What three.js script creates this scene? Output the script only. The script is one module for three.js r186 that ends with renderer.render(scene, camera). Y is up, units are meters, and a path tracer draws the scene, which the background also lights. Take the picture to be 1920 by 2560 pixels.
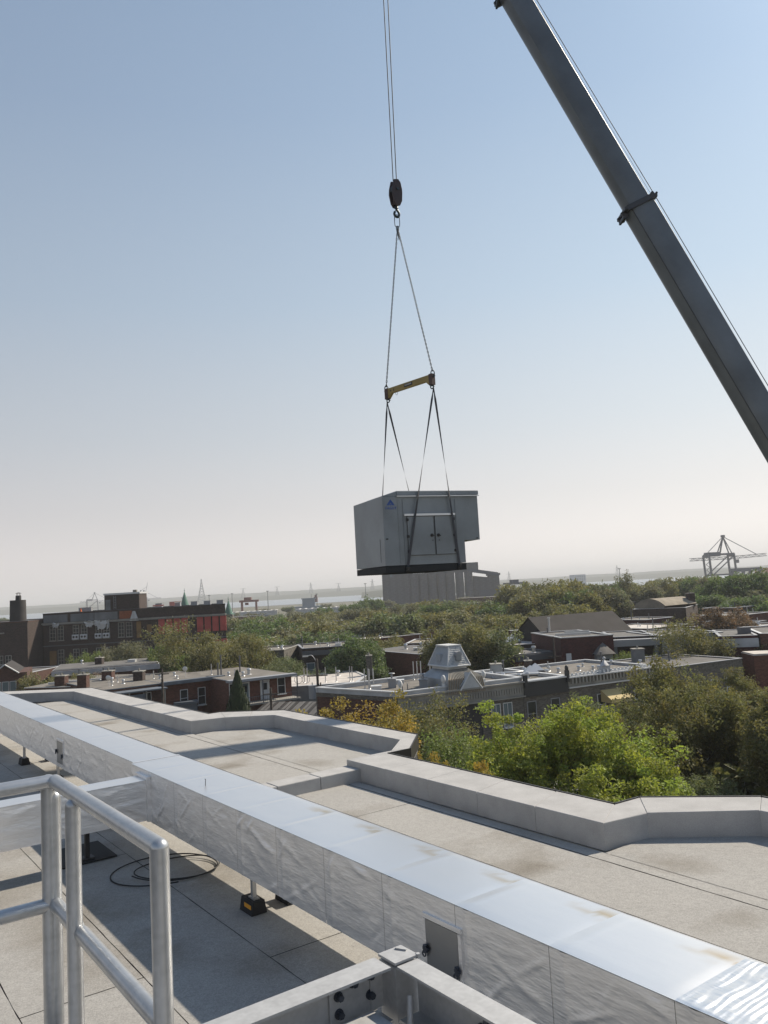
import * as THREE from 'three';
import { mergeGeometries, mergeVertices, toCreasedNormals } from 'three/addons/utils/BufferGeometryUtils.js';
import { FontLoader } from 'three/addons/loaders/FontLoader.js';
import { TextGeometry } from 'three/addons/geometries/TextGeometry.js';

// ---------- camera ----------
const EYE = 19, ROOF = 16;                       // eye height and roof deck height above the street (m)
const scene = new THREE.Scene();
const camera = new THREE.PerspectiveCamera(65.24, 0.75, 0.1, 12000);
camera.position.set(0, EYE, 0);
camera.rotation.order = 'YXZ';
camera.rotation.set(THREE.MathUtils.degToRad(5.45), 0, THREE.MathUtils.degToRad(-3.2));
scene.add(camera);

// ---------- sky: hazy spring morning, brighter round the sun ----------
const SUN = new THREE.Vector3(0.609, 0.656, -0.445).normalize();
function lerp3(stops, t) {
  for (let i = 1; i < stops.length; i++) if (t <= stops[i][0]) {
    const [a, A] = stops[i - 1], [b, B] = stops[i], k = (t - a) / (b - a);
    return A.map((v, j) => v + (B[j] - v) * k);
  }
  return stops[stops.length - 1][1];
}
{
  const W = 512, H = 256, d = new Float32Array(W * H * 4), v = new THREE.Vector3();
  const stops = [[-90, [.16, .16, .15]], [-1, [.60, .575, .55]], [0, [.99, .935, .88]], [3, [.97, .925, .88]], [6, [.825, .815, .80]], [11, [.67, .72, .76]], [20, [.48, .585, .70]], [32, [.33, .435, .585]], [50, [.21, .305, .455]], [90, [.115, .185, .33]]];
  for (let j = 0; j < H; j++) for (let i = 0; i < W; i++) {
    const el = ((j + .5) / H - .5) * Math.PI, az = ((i + .5) / W - .5) * 2 * Math.PI;
    v.set(Math.cos(el) * Math.cos(az), Math.sin(el), Math.cos(el) * Math.sin(az));
    const c = lerp3(stops, el * 180 / Math.PI), ang = Math.acos(THREE.MathUtils.clamp(v.dot(SUN), -1, 1)) * 180 / Math.PI;
    const g = .58 + .76 * Math.exp(-Math.pow(ang / 56, 2)), w = .5 * Math.exp(-Math.pow(ang / 16, 2));
    const o = 4 * (j * W + i), k = .85;
    d[o] = k * (c[0] * g + w * .9); d[o + 1] = k * (c[1] * g + w * .95); d[o + 2] = k * (c[2] * (g * .92 + .08) + w); d[o + 3] = 1;
  }
  const t = new THREE.DataTexture(d, W, H, THREE.RGBAFormat, THREE.FloatType);
  t.mapping = THREE.EquirectangularReflectionMapping; t.magFilter = t.minFilter = THREE.LinearFilter; t.needsUpdate = true;
  scene.background = t; scene.environment = t;
}
const sun = new THREE.DirectionalLight(0xfff1dc, 5);
sun.position.copy(SUN).multiplyScalar(120).add(new THREE.Vector3(0, 10, -20)); sun.target.position.set(0, 10, -20);
sun.castShadow = true; sun.shadow.mapSize.set(4096, 4096); sun.shadow.radius = 1.4;
Object.assign(sun.shadow.camera, { left: -90, right: 90, top: 90, bottom: -90, near: 1, far: 400 });
scene.add(sun, sun.target);
const renderer = new THREE.WebGLRenderer({ antialias: true });
renderer.toneMapping = THREE.LinearToneMapping; renderer.toneMappingExposure = 1.3;
renderer.shadowMap.enabled = true;
scene.fog = new THREE.FogExp2(0xdde0e2, 0.00022);

// ---------- helpers ----------
const R = (deg) => deg * Math.PI / 180, V = (x, y, z) => new THREE.Vector3(x, y, z);
function rng(s) { return () => { s |= 0; s = s + 0x6D2B79F5 | 0; let t = Math.imul(s ^ s >>> 15, 1 | s); t = t + Math.imul(t ^ t >>> 7, 61 | t) ^ t; return ((t ^ t >>> 14) >>> 0) / 4294967296; }; }
const hash2 = (x, y, s) => { let h = Math.imul(x, 374761393) + Math.imul(y, 668265263) + Math.imul(s, 1442695041) | 0; h = Math.imul(h ^ h >>> 13, 1274126177); return ((h ^ h >>> 16) >>> 0) / 4294967296; };
function vnoise(x, y, s = 1, per = 0) {
  const xi = Math.floor(x), yi = Math.floor(y), fx = x - xi, fy = y - yi, m = (a) => per ? ((a % per) + per) % per : a;
  const u = fx * fx * (3 - 2 * fx), w = fy * fy * (3 - 2 * fy);
  const a = hash2(m(xi), m(yi), s), b = hash2(m(xi + 1), m(yi), s), c = hash2(m(xi), m(yi + 1), s), d = hash2(m(xi + 1), m(yi + 1), s);
  return a + (b - a) * u + (c - a) * w + (a - b - c + d) * u * w;
}
const fbm = (x, y, s = 1, o = 4, per = 0) => { let v = 0, a = .5, t = 0; for (let i = 0; i < o; i++) { v += a * vnoise(x, y, s + i, per); t += a; a *= .5; x *= 2; y *= 2; per *= 2; } return v / t; };
function tex(n, size, fn, srgb = true) {          // fn(x, y in 0..1) -> [r, g, b] 0..1 ; size: metres one tile covers
  const d = new Uint8Array(n * n * 4);
  for (let j = 0; j < n; j++) for (let i = 0; i < n; i++) { const c = fn(i / n, j / n); for (let k = 0; k < 3; k++) d[4 * (j * n + i) + k] = Math.max(0, Math.min(255, c[k] * 255)); d[4 * (j * n + i) + 3] = 255; }
  const t = new THREE.DataTexture(d, n, n); t.wrapS = t.wrapT = THREE.RepeatWrapping; t.magFilter = THREE.LinearFilter; t.minFilter = THREE.LinearMipmapLinearFilter; t.generateMipmaps = true;
  if (srgb) t.colorSpace = THREE.SRGBColorSpace; t.repeat.set(1 / size, 1 / size); t.needsUpdate = true; return t;
}
const grey = (v) => [v, v, v];
const T = {
  grain: tex(512, 1.6, (x, y) => grey(.915 + .06 * (fbm(x * 8, y * 8, 3, 3, 8) - .5) * 2 + .13 * (hash2(x * 512 | 0, y * 512 | 0, 7) - .5))),
  roof: tex(1024, 7.3, (x, y) => { const v = .905 + .08 * (fbm(x * 5, y * 5, 101, 5, 5) - .5) + .15 * (hash2(x * 1024 | 0, y * 1024 | 0, 103) - .5) + .045 * (vnoise(x * 190, y * 190, 105, 190) - .5), b = Math.min(.2, Math.max(0, fbm(x * 7, y * 7, 107, 6, 7) - .57) * .65), k = vnoise(x * 330, y * 330, 109, 330) > .97 ? .12 : 0; return [v - b * .9 - k, v - b - k, v - b * 1.15 - k]; }),
  patch: tex(512, 6, (x, y) => grey(.90 + .26 * (fbm(x * 6, y * 6, 11, 5, 6) - .5) + .06 * (hash2(x * 512 | 0, y * 512 | 0, 9) - .5))),
  brick: tex(512, 4, (x, y) => { const r = Math.floor(y * 56), c = Math.floor(x * 18 + (r & 1) * .5), j = (y * 56 % 1 < .14 || (x * 18 + (r & 1) * .5) % 1 < .05) ? .12 : 0, v = .78 + .26 * (hash2(c % 18, r, 5) - .5) + .2 * (fbm(x * 5, y * 5, 4, 4, 5) - .5); return [v + j, v * .97 + j * 1.3, v * .94 + j * 1.5]; }),
  galv: tex(512, .5, (x, y) => grey(.92 + .09 * (fbm(x * 10, y * 10, 21, 4, 10) - .5) + .05 * (vnoise(x * 40, y * 40, 22, 40) - .5))),
  rough: tex(512, 1, (x, y) => grey(.66 + .28 * (fbm(x * 7, y * 7, 31, 4, 7) - .5)), false),
  bump: tex(512, .35, (x, y) => grey(.5 + .5 * (hash2(x * 256 | 0, y * 256 | 0, 41) - .5) + .4 * (fbm(x * 16, y * 16, 42, 3, 16) - .5)), false),
  foil: tex(512, .8, (x, y) => grey(.5 + .55 * (fbm(x * 4, y * 18, 51, 4, 4) - .5) + .3 * (fbm(x * 14, y * 60, 53, 2, 14) - .5)), false),
  bark: tex(256, .8, (x, y) => grey(.75 + .5 * (fbm(x * 12, y * 3, 61, 4, 3) - .5))),
};
function M(c, rough = .85, metal = 0, o = {}) {
  const { phys, ...rest } = o, m = new (phys ? THREE.MeshPhysicalMaterial : THREE.MeshStandardMaterial)({ roughness: rough, metalness: metal, ...rest });
  m.color.setRGB(c[0], c[1], c[2]); return m;
}
const flat = (g) => { if (g.index) g = g.toNonIndexed(); for (const k of Object.keys(g.attributes)) if (!['position', 'normal', 'uv', 'color'].includes(k)) g.deleteAttribute(k); return g; };
function metric(g) {                                // uv in metres, from the face's own plane
  g = flat(g); const p = g.attributes.position, n = p.count, uv = new Float32Array(n * 2), a = V(), b = V(), c = V(), e = V();
  for (let i = 0; i < n; i += 3) {
    a.fromBufferAttribute(p, i); b.fromBufferAttribute(p, i + 1); c.fromBufferAttribute(p, i + 2); e.copy(b).sub(a).cross(c.clone().sub(a));
    const x = Math.abs(e.x), y = Math.abs(e.y), z = Math.abs(e.z);
    for (const [k, q] of [[0, a], [1, b], [2, c]]) { uv[2 * (i + k)] = y >= x && y >= z ? q.x : x > z ? q.z : q.x; uv[2 * (i + k) + 1] = y >= x && y >= z ? q.z : q.y; }
  }
  g.setAttribute('uv', new THREE.BufferAttribute(uv, 2)); return g;
}
const geo = (gs) => { gs = (Array.isArray(gs) ? gs : [gs]).map(flat); return gs.length > 1 ? mergeGeometries(gs) : gs[0]; };
const used = {};
const numbered = (n) => { const k = used[n] = (used[n] ?? -1) + 1; return k ? n + '_' + String(k).padStart(3, '0') : n; };
function mesh(name, gs, m, parent = scene, uvm = true) {
  let g = geo(gs); if (uvm && (m.map || m.bumpMap || m.roughnessMap)) g = metric(g);
  const o = new THREE.Mesh(g, m); o.name = parent === scene ? numbered(name) : name; o.castShadow = o.receiveShadow = true; parent.add(o); return o;
}
function share(name, g, m, parent) { const o = new THREE.Mesh(g, m); o.name = name; o.castShadow = o.receiveShadow = true; parent.add(o); return o; }
function tag(o, label, category, group) { Object.assign(o.userData, { label, category }); if (group) o.userData.group = group; return o; }
function structure(name, gs, m, label, cat) { const o = mesh(name, gs, m); o.userData = { label, category: cat, kind: 'structure' }; return o; }
function thing(name, label, category, pos = [0, 0, 0], turn = 0, group) { const o = new THREE.Group(); o.name = numbered(name); o.position.set(...pos); o.rotation.y = turn; scene.add(o); return tag(o, label, category, group); }
function copy(src, pos, turn = 0, s = 1) { const o = src.clone(); o.userData = { ...src.userData }; o.name = numbered(src.name.replace(/_\d{3}$/, '')); o.position.set(...pos); o.rotation.y = turn; Array.isArray(s) ? o.scale.set(...s) : o.scale.setScalar(s); scene.add(o); return o; }
const box = (w, h, d, x = 0, y = 0, z = 0, ry = 0) => { const g = new THREE.BoxGeometry(w, h, d); if (ry) g.rotateY(ry); return g.translate(x, y, z); };
const cyl = (r0, r1, h, x = 0, y = 0, z = 0, n = 12) => new THREE.CylinderGeometry(r1, r0, h, n).translate(x, y + h / 2, z);  // base at y
function aim(g, p, q) { const d = q.clone().sub(p); return g.applyQuaternion(new THREE.Quaternion().setFromUnitVectors(V(0, 1, 0), d.normalize())).translate((p.x + q.x) / 2, (p.y + q.y) / 2, (p.z + q.z) / 2); }
const bar = (p, q, r0, r1 = r0, n = 8, open = false) => aim(new THREE.CylinderGeometry(r1, r0, p.distanceTo(q), n, 1, open), p, q);
const tri = (p, q, r) => bar(V(...p), V(...q), r, r, 4);
function beam(p, q, w, h) {                        // box along pq, h is its depth in the vertical plane
  const d = q.clone().sub(p), L = d.length(); d.normalize(); const s = Math.abs(d.y) > .999 ? V(1, 0, 0) : V(0, 1, 0).cross(d).normalize(), u = d.clone().cross(s);
  return new THREE.BoxGeometry(w, h, L).applyMatrix4(new THREE.Matrix4().makeBasis(s, u, d)).translate((p.x + q.x) / 2, (p.y + q.y) / 2, (p.z + q.z) / 2);
}
const tube = (pts, r, n = 6, seg = 0, closed = false) => new THREE.TubeGeometry(new THREE.CatmullRomCurve3(pts.map((p) => Array.isArray(p) ? V(...p) : p), closed), seg || pts.length * 4, r, n, closed);
function faces(list) {                              // polygons (arrays of [x,y,z]) fanned into triangles with flat normals
  const P = []; for (const f of list) for (let i = 1; i < f.length - 1; i++) P.push(...f[0], ...f[i], ...f[i + 1]);
  const g = new THREE.BufferGeometry(); g.setAttribute('position', new THREE.Float32BufferAttribute(P, 3)); g.computeVertexNormals(); g.setAttribute('uv', new THREE.Float32BufferAttribute(new Float32Array(P.length / 3 * 2), 2)); return g;
}
function prism(pts, y0, y1, bev = 0) {              // plan polygon [x,z] extruded; bev: chamfer at the top
  let A = 0; for (let i = 0; i < pts.length; i++) { const [x, z] = pts[i], [X, Z] = pts[(i + 1) % pts.length]; A += x * Z - X * z; }
  if (A < 0) pts = pts.slice().reverse();
  const n = pts.length, cx = pts.reduce((s, p) => s + p[0], 0) / n, cz = pts.reduce((s, p) => s + p[1], 0) / n, fs = [];
  const ins = pts.map(([x, z]) => { const l = Math.hypot(x - cx, z - cz) || 1; return [x - (x - cx) / l * bev, z - (z - cz) / l * bev]; });
  for (let i = 0; i < n; i++) { const a = pts[i], b = pts[(i + 1) % n], ia = ins[i], ib = ins[(i + 1) % n], ym = y1 - bev;
    fs.push([[a[0], y0, a[1]], [a[0], ym, a[1]], [b[0], ym, b[1]], [b[0], y0, b[1]]]); if (bev) fs.push([[a[0], ym, a[1]], [ia[0], y1, ia[1]], [ib[0], y1, ib[1]], [b[0], ym, b[1]]]); }
  const g = [faces(fs), capOf(ins, y1, true), capOf(pts, y0, false)]; return mergeGeometries(g.map(flat));
}
function capOf(pts, y, up) {
  const s = new THREE.ShapeGeometry(new THREE.Shape(pts.map(([x, z]) => new THREE.Vector2(x, -z)))); s.rotateX(-Math.PI / 2).translate(0, y, 0);
  let g = s.toNonIndexed(); const nrm = g.attributes.normal.getY(0) > 0;
  if (nrm !== up) { const p = g.attributes.position.array; for (let i = 0; i < p.length; i += 9) for (let k = 0; k < 3; k++) { const t = p[i + 3 + k]; p[i + 3 + k] = p[i + 6 + k]; p[i + 6 + k] = t; } g.computeVertexNormals(); }
  return g;
}
function paint(g, fn) { const p = g.attributes.position, c = new Float32Array(p.count * 3); for (let i = 0; i < p.count; i++) { const v = fn(p.getX(i), p.getY(i), p.getZ(i), i); c[3 * i] = v[0]; c[3 * i + 1] = v[1]; c[3 * i + 2] = v[2]; } g.setAttribute('color', new THREE.BufferAttribute(c, 3)); return g; }

// ---------- site frame of our own building: u runs along the duct, w away from us towards the street ----------
const TURN = -0.9404, EU = V(Math.cos(TURN), 0, -Math.sin(TURN)), EW = V(-Math.sin(TURN), 0, -Math.cos(TURN));
const at = (u, w, y) => [EU.x * u + EW.x * w, y, EU.z * u + EW.z * w];
const site = (name, label, cat, u, w, y, group) => thing(name, label, cat, at(u, w, y), TURN, group);   // local axes: x = u, z = -w

// ---------- materials ----------
const K = {
  membrane: M([.40, .393, .375], .95, 0, { map: T.roof, bumpMap: T.bump, bumpScale: .003 }),
  cap: M([.43, .43, .43], .92, 0, { map: T.grain, bumpMap: T.bump, bumpScale: .0016 }),
  capB: M([.42, .42, .42], .92, 0, { map: T.grain, bumpMap: T.bump, bumpScale: .0016 }),
  bitumen: M([.03, .03, .03], .8), flashing: M([.035, .033, .032], .45, .3), cream: M([.52, .47, .38], .9, 0, { map: T.patch }),
  foil: M([.82, .82, .82], .47, .85, { bumpMap: T.foil, bumpScale: .006 }), foilTop: M([.82, .82, .82], .34, .92, { vertexColors: true, bumpMap: T.foil, bumpScale: .0008 }),
  foilWavy: M([.86, .86, .86], .30, .95, { bumpMap: T.foil, bumpScale: .004 }), core: M([.05, .05, .05], .9),
  galv: M([.56, .575, .59], .50, .75, { map: T.galv, roughnessMap: T.rough }), galvDull: M([.50, .51, .52], .62, .5, { map: T.galv }), boltDark: M([.06, .07, .09], .5, .6),
  rubber: M([.022, .022, .022], .85), amber: M([.75, .33, .02], .5), strut: M([.45, .46, .47], .45, .8),
  steelDark: M([.05, .05, .052], .6, .4), doorSteel: M([.30, .31, .32], .33, .9),
};
function sheet(nu, nv, fn, w = 1, h = 1, col) {      // smooth grid surface; fn(s, t) -> [x, y, z]
  const P = [], U = [], I = [], C = [];
  for (let j = 0; j <= nv; j++) for (let i = 0; i <= nu; i++) { P.push(...fn(i / nu, j / nv)); U.push(i / nu * w, j / nv * h); if (col) C.push(...col(i / nu, j / nv)); }
  for (let j = 0; j < nv; j++) for (let i = 0; i < nu; i++) { const a = j * (nu + 1) + i, b = a + 1, c = a + nu + 1, d = c + 1; I.push(a, b, d, a, d, c); }
  const g = new THREE.BufferGeometry(); g.setAttribute('position', new THREE.Float32BufferAttribute(P, 3)); g.setAttribute('uv', new THREE.Float32BufferAttribute(U, 2));
  if (col) g.setAttribute('color', new THREE.Float32BufferAttribute(C, 3)); g.setIndex(I); g.computeVertexNormals(); return flat(g);
}

// ---------- our building: walls, felt roof, parapets ----------
const own = site('flat_roofed_building', 'grey felt roof with low stepped parapets that carries the silver duct', 'building', 0, 0, 0);
{
  const O = [[-30.2, 4.8], [-27.45, 7.72], [-18.15, 7.8], [-18.15, 8.1], [-17.05, 9.2], [-12, 9.22], [-11.07, 8.33], [-11.07, 7.87], [-6.46, 7.88], [-6.43, 8.32], [-5.41, 9.27], [-.5, 9.27], [.5, 8.3], [.5, 7.86], [5.2, 7.86], [5.2, 8.3], [6.3, 9.27], [12, 9.27]];
  const I = [[-29.55, 4.35], [-27.0, 7.03], [-17.5, 7.08], [-17.3, 7.82], [-16.6, 8.7], [-11.85, 8.72], [-11.2, 8.05], [-11.2, 7.15], [-6.08, 7.2], [-5.98, 7.84], [-5.14, 8.75], [-.8, 8.75], [.1, 7.9], [.1, 7.2], [5.6, 7.2], [5.6, 7.9], [6.6, 8.75], [12, 8.75]];
  const H = .28, L = (p) => [p[0], -p[1]];
  mesh('wall', prism([...O.map(([u, w]) => [u, -(w - .04)]), [12, 24], [-34, 24], [-34, 4]], 0, ROOF - .03), K.cream, own);
  const mix = (a, b, t) => [a[0] + (b[0] - a[0]) * t, a[1] + (b[1] - a[1]) * t];
  for (let k = 0; k < O.length - 1; k++) {
    const len = Math.hypot(O[k + 1][0] - O[k][0], O[k + 1][1] - O[k][1]), n = Math.max(1, Math.round(len / 1.02)), g = .002 / Math.max(len, .3);
    mesh('parapet_core', prism([L(mix(O[k], I[k], .03)), L(mix(O[k + 1], I[k + 1], .03)), L(mix(I[k + 1], O[k + 1], .03)), L(mix(I[k], O[k], .03))], ROOF - .2, ROOF + H - .014), K.bitumen, own);
    for (let i = 0; i < n; i++) {
      const a = i / n + (i ? g : 0), b = (i + 1) / n - (i < n - 1 ? g : 0), dy = .003 * hash2(k, i, 3);
      mesh('parapet_sheet', prism([L(mix(O[k], O[k + 1], a)), L(mix(O[k], O[k + 1], b)), L(mix(I[k], I[k + 1], b)), L(mix(I[k], I[k + 1], a))], ROOF - .02, ROOF + H + dy, .009), (k * 7 + i) % 3 ? K.cap : K.capB, own);
    }
    const d = [O[k + 1][0] - O[k][0], O[k + 1][1] - O[k][1]], nx = -d[1] / len, nw = d[0] / len, off = (p, s) => L([p[0] + nx * s, p[1] + nw * s]);
    mesh('edge_flashing', prism([off(O[k], .004), off(O[k + 1], .004), off(O[k + 1], .028), off(O[k], .028)], ROOF + .04, ROOF + H + .012), K.flashing, own);
  }
  // low dividing curb across the deck
  for (let i = 0; i < 4; i++) mesh('curb_sheet', prism([[-11.19, -(4.2 + i * .74 + .006)], [-10.82, -(4.2 + i * .74 + .006)], [-10.82, -(4.2 + (i + 1) * .74 - .006)], [-11.19, -(4.2 + (i + 1) * .74 - .006)]], ROOF - .02, ROOF + .19, .010), i & 1 ? K.cap : K.capB, own);
  mesh('roof_base', prism([[-29.4, -4.4], [-27, -7.05], [12, -7.05], [12, 24], [-34, 24], [-34, 4]].map(([a, b]) => [a, b]), ROOF - .12, ROOF - .008), K.bitumen, own);
  const strip = (u0, u1, w0, w1, s) => {
    const n = Math.max(4, Math.ceil((u1 - u0) / .2)), m = 5, rag = (u, k) => .005 * (fbm(u * 5, k, 81, 3) - .5) * 2;
    mesh('roof_sheet', sheet(n, m, (a, b) => { const u = u0 + (u1 - u0) * a, w = w0 + (w1 - w0) * b + (b === 0 || b === 1 ? rag(u, s * 2 + b) : 0); return [u, ROOF + .004 * (b < .5 ? 1 : .2) + .0015 * fbm(u * 2, w * 2, 83, 2), -w]; }, u1 - u0, w1 - w0), K.membrane, own);
  };
  for (let k = -7; k < 5; k++) {                     // rolls laid along the duct, lapped every metre or so
    const w0 = 3.4 - 1.15 - .0 + k * .93 - .0, w1 = w0 + .92, off = (k * 3.7 % 7 + 7) % 7;
    for (let a = -33; a < 12; a += 9) { const u0 = Math.max(-33, a + off - 4), u1 = Math.min(12, a + off + 5 - .012); if (w1 > 5 && u0 < -28) continue; if (u1 - u0 > .5) strip(u0, u1, w0 + .001, w1 + .006, k); }
  }
  strip(-27.4, 12, 6.905, 7.1, 30);
  for (const [a, b] of [[-17.3, -11.2], [-6, .1], [5.6, 12]]) strip(a, b, 7.1, 8.74, 40 + a);
}

// ---------- foil-clad duct with its side branch ----------
{
  const W0 = 3.41, W1 = 4.06, Y0 = ROOF + .37, Y1 = ROOF + .955;
  const duct = site('ventilation_duct', 'long foil-wrapped rectangular ventilation duct running across the roof', 'duct', -8, W0, ROOF);
  const X = (u) => u + 8, Z = (w) => W0 - w, Y = (y) => y - ROOF;
  mesh('duct_core', [box(16.46, Y1 - Y0 - .03, W1 - W0 - .03, X(-2.23), Y((Y0 + Y1) / 2), Z((W0 + W1) / 2)), box(12, Y1 - Y0 - .05, .52, X(-16.4), Y((Y0 + Y1) / 2), Z(3.77))], K.core, duct);
  const crease = (u, y, s) => {
    let v = .014 * (fbm(u * 2.2, y * 3.2, s, 3) - .5) + .006 * (fbm(u * 6, y * 16, s + 5, 3) - .5);
    for (let k = 0; k < 10; k++) { const cx = hash2(k, s, 1), cy = hash2(k, s, 2), a = -.15 - .55 * hash2(k, s, 3) + (k % 3 ? 0 : 1.3), dx = u % .806 / .806 - cx, dy = y / .58 - cy; const t = dx * Math.cos(a) + dy * Math.sin(a), q = -dx * Math.sin(a) + dy * Math.cos(a); const l = .12 + .2 * hash2(k, s, 4); v += .017 * Math.exp(-(q * q) / .0006) * Math.exp(-Math.pow(t / l, 4)) * (hash2(k, s, 6) - .3); }
    return v;
  };
  const side = (u0, u1, w, seed) => mesh('side_jacket', sheet(34, 30, (a, b) => { const e = Math.min(1, Math.min(a, 1 - a) * 14, Math.min(b, 1 - b) * 10), u = a * (u1 - u0), y = b * (Y1 - Y0); return [X(u0 + u), Y(Y0 + y), Z(w) + .004 + crease(u, y, seed) * e + (Math.abs(a - .13) < .02 ? .004 : 0)]; }, u1 - u0, Y1 - Y0), K.foil, duct, false);
  const top = (u0, u1, w0, w1, seed, wavy) => mesh('top_jacket', sheet(wavy ? 120 : 30, wavy ? 40 : 14, (a, b) => { const u = a * (u1 - u0), w = w0 + b * (w1 - w0), e = Math.min(1, Math.min(a, 1 - a) * 12, Math.min(b, 1 - b) * 10); return [X(u0 + u), Y(Y1) + (b > 0 && b < 1 ? .0035 * (1 - a) : 0) + e * ((wavy ? .0022 * Math.sin((u + .10 * fbm(w * 2.2, u * 5, seed + 9, 3)) * 150 + 5 * fbm(u * 11, w * 1.5, seed + 2, 2)) * (-.25 + 1.7 * fbm(u * 12, w * 8, seed, 2)) + .010 * (fbm(u * 14, w * 3, seed + 4, 3) - .5) : .007 * (fbm(u * 2, w * 2.5, seed, 3) - .4)) + (wavy ? 0 : .004 * Math.sin(b * Math.PI)) + (Math.abs(a - .1) < .025 && !wavy ? .002 : 0)), Z(w)]; }, u1 - u0, w1 - w0,
    (a, b) => { const n = fbm(a * 9 + seed, b * 9, 91, 4), rust = u0 > -7.5 && hash2(seed, 4, 4) > .2 ? Math.max(0, 1 - Math.hypot((1.0 - a) * 2.4 - .1, (b - .84) * 7)) * Math.max(.1, Math.min(1, (n - .38) * 7)) * .9 : 0, k = Math.min(.75, rust); return [1 - .32 * k, 1 - .5 * k, 1 - .75 * k]; }), wavy ? K.foilWavy : K.foilTop, duct, false);
  const seam = []; for (let k = -8; k <= 11; k++) seam.push(-2.53 - .806 * k);
  seam.sort((a, b) => a - b);
  let n = 0;
  for (let i = 0; i < seam.length; i++) {
    const a = i ? seam[i - 1] : -10.44, b = seam[i]; if (b <= -10.44) continue;
    const s = Math.max(a, -10.44) + .0015, e = b - .0015; n++;
    side(s, e, W0, 100 + n); top(s - .003, e + .003, W0 + .002, W1, 200 + n, s > -2.6 && s < 1);
  }
  for (let u = -22.4; u < -10.5; u += 1.19) { n++; side(u + .0015, u + 1.1885, 3.46, 100 + n); top(u, u + 1.19, 3.462, 4.05, 200 + n, false); }
  mesh('joint_flange', [box(.04, Y1 - Y0 + .01, .62, X(-10.47), Y((Y0 + Y1) / 2) + .002, Z(3.75))], K.foil, duct);
  mesh('far_side_jacket', box(28.4, Y1 - Y0, .004, X(-8.2), Y((Y0 + Y1) / 2), Z(4.065)), K.foil, duct);
  mesh('underside_jacket', box(28.4, .004, .6, X(-8.2), Y(Y0) - .004, Z(3.76)), K.foil, duct);
  // access doors with latches
  for (const [u0, u1, w, y0, y1] of [[-4.44, -4.115, W0, 16.40, 16.79], [-14.30, -13.93, 3.46, 16.44, 16.79]]) {
    const cu = (u0 + u1) / 2, cy = (y0 + y1) / 2, d = mesh('access_door', [box(u1 - u0, y1 - y0, .006, X(cu), Y(cy), Z(w) + .016)], K.doorSteel, duct);
    mesh('door_frame', [box(u1 - u0 + .07, .03, .022, X(cu), Y(y1 + .019), Z(w) + .008), box(u1 - u0 + .07, .03, .022, X(cu), Y(y0 - .019), Z(w) + .008), box(.03, y1 - y0, .022, X(u0 - .018), Y(cy), Z(w) + .008), box(.03, y1 - y0, .022, X(u1 + .018), Y(cy), Z(w) + .008)], K.foil, d);
    for (const [lu, ly] of [[u0 + .004, cy + .01], [u1 - .004, cy - .03]]) { mesh('latch', [cyl(.016, .016, .05, X(lu), Y(ly - .025), Z(w) + .034, 10), box(.05, .018, .014, X(lu), Y(ly), Z(w) + .032), new THREE.TorusGeometry(.017, .005, 6, 14).translate(X(lu) - .014, Y(ly - .036), Z(w) + .036)], K.boltDark, d); }
  }
  mesh('insulation_pin', [bar(V(X(-8.54), Y(Y1), Z(3.6)), V(X(-8.53), Y(Y1) + .075, Z(3.6)), .004), bar(V(X(-8.53), Y(Y1) + .072, Z(3.6)), V(X(-8.60), Y(Y1) + .06, Z(3.62)), .003)], K.steelDark, duct);
  // branch towards us
  const B0 = -10.1, B1 = -9.75, BT = ROOF + .87, BB = ROOF + .40, br = mesh('branch_duct', box(B1 - B0 - .03, BT - BB - .02, 6.4, X((B0 + B1) / 2), Y((BT + BB) / 2), Z(.2)), K.core, duct);
  for (let k = 0; k < 6; k++) {
    const w1 = W0 - .01 - k * 1.15, w0 = w1 - 1.144;
    mesh('branch_side', sheet(30, 20, (a, b) => { const e = Math.min(1, Math.min(a, 1 - a) * 14, Math.min(b, 1 - b) * 10), w = w1 + (w0 - w1) * a, y = b * (BT - BB); return [X(B1) + .003 + crease(a * 1.1, y, 300 + k) * e * .6, Y(BB + y), Z(w)]; }, 1.14, BT - BB), K.foil, br, false).geometry.scale(1, 1, 1);
    mesh('branch_top', sheet(12, 8, (a, b) => [X(B0 + b * (B1 - B0)), Y(BT) + .004 * (fbm(a * 4, b * 3, 320 + k, 2) - .4), Z(w1 + (w0 - w1) * a)], 1.1, .35, () => [1, 1, 1]), K.foilTop, br, false);
  }
  mesh('branch_collar', [box(.42, .035, .05, X((B0 + B1) / 2), Y(BT + .02), Z(W0 - .03)), box(.035, BT - BB + .02, .05, X(B1) + .022, Y((BT + BB) / 2), Z(W0 - .03))], K.foil, br);
}
// duct stands on rubber blocks
function ductStand(u, w, label, tall = .37, face = true) {
  const s = site('duct_stand', label, 'duct support', u, w, ROOF + .006, 'rubber-footed duct stands'), sh = new THREE.Shape([[-.075, 0], [.075, 0], [.055, .11], [-.055, .11]].map((p) => new THREE.Vector2(...p)));
  const b = mesh('rubber_block', new THREE.ExtrudeGeometry(sh, { depth: .25, bevelEnabled: true, bevelSize: .006, bevelThickness: .006, bevelSegments: 2 }).translate(0, .006, -.125).rotateY(Math.PI / 2), K.rubber, s);
  if (face) mesh('reflective_strip', box(.14, .038, .004, .03, .07, .073).rotateX(0), K.amber, b);
  if (tall) mesh('strut', [box(.041, tall - .13, .041, .02, .12 + (tall - .13) / 2, 0), box(.12, .02, .06, .02, .125, 0)], K.strut, s);
  return s;
}
ductStand(-7.3, 3.52, 'black rubber block stand with orange strip below the duct beside the cable coil');
ductStand(-7.3, 3.9, 'duct stand on the far side behind the orange-striped block', .37, false);
ductStand(-17.05, 3.5, 'grey strut on a black rubber block under the far end of the duct', .37, false);
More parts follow.
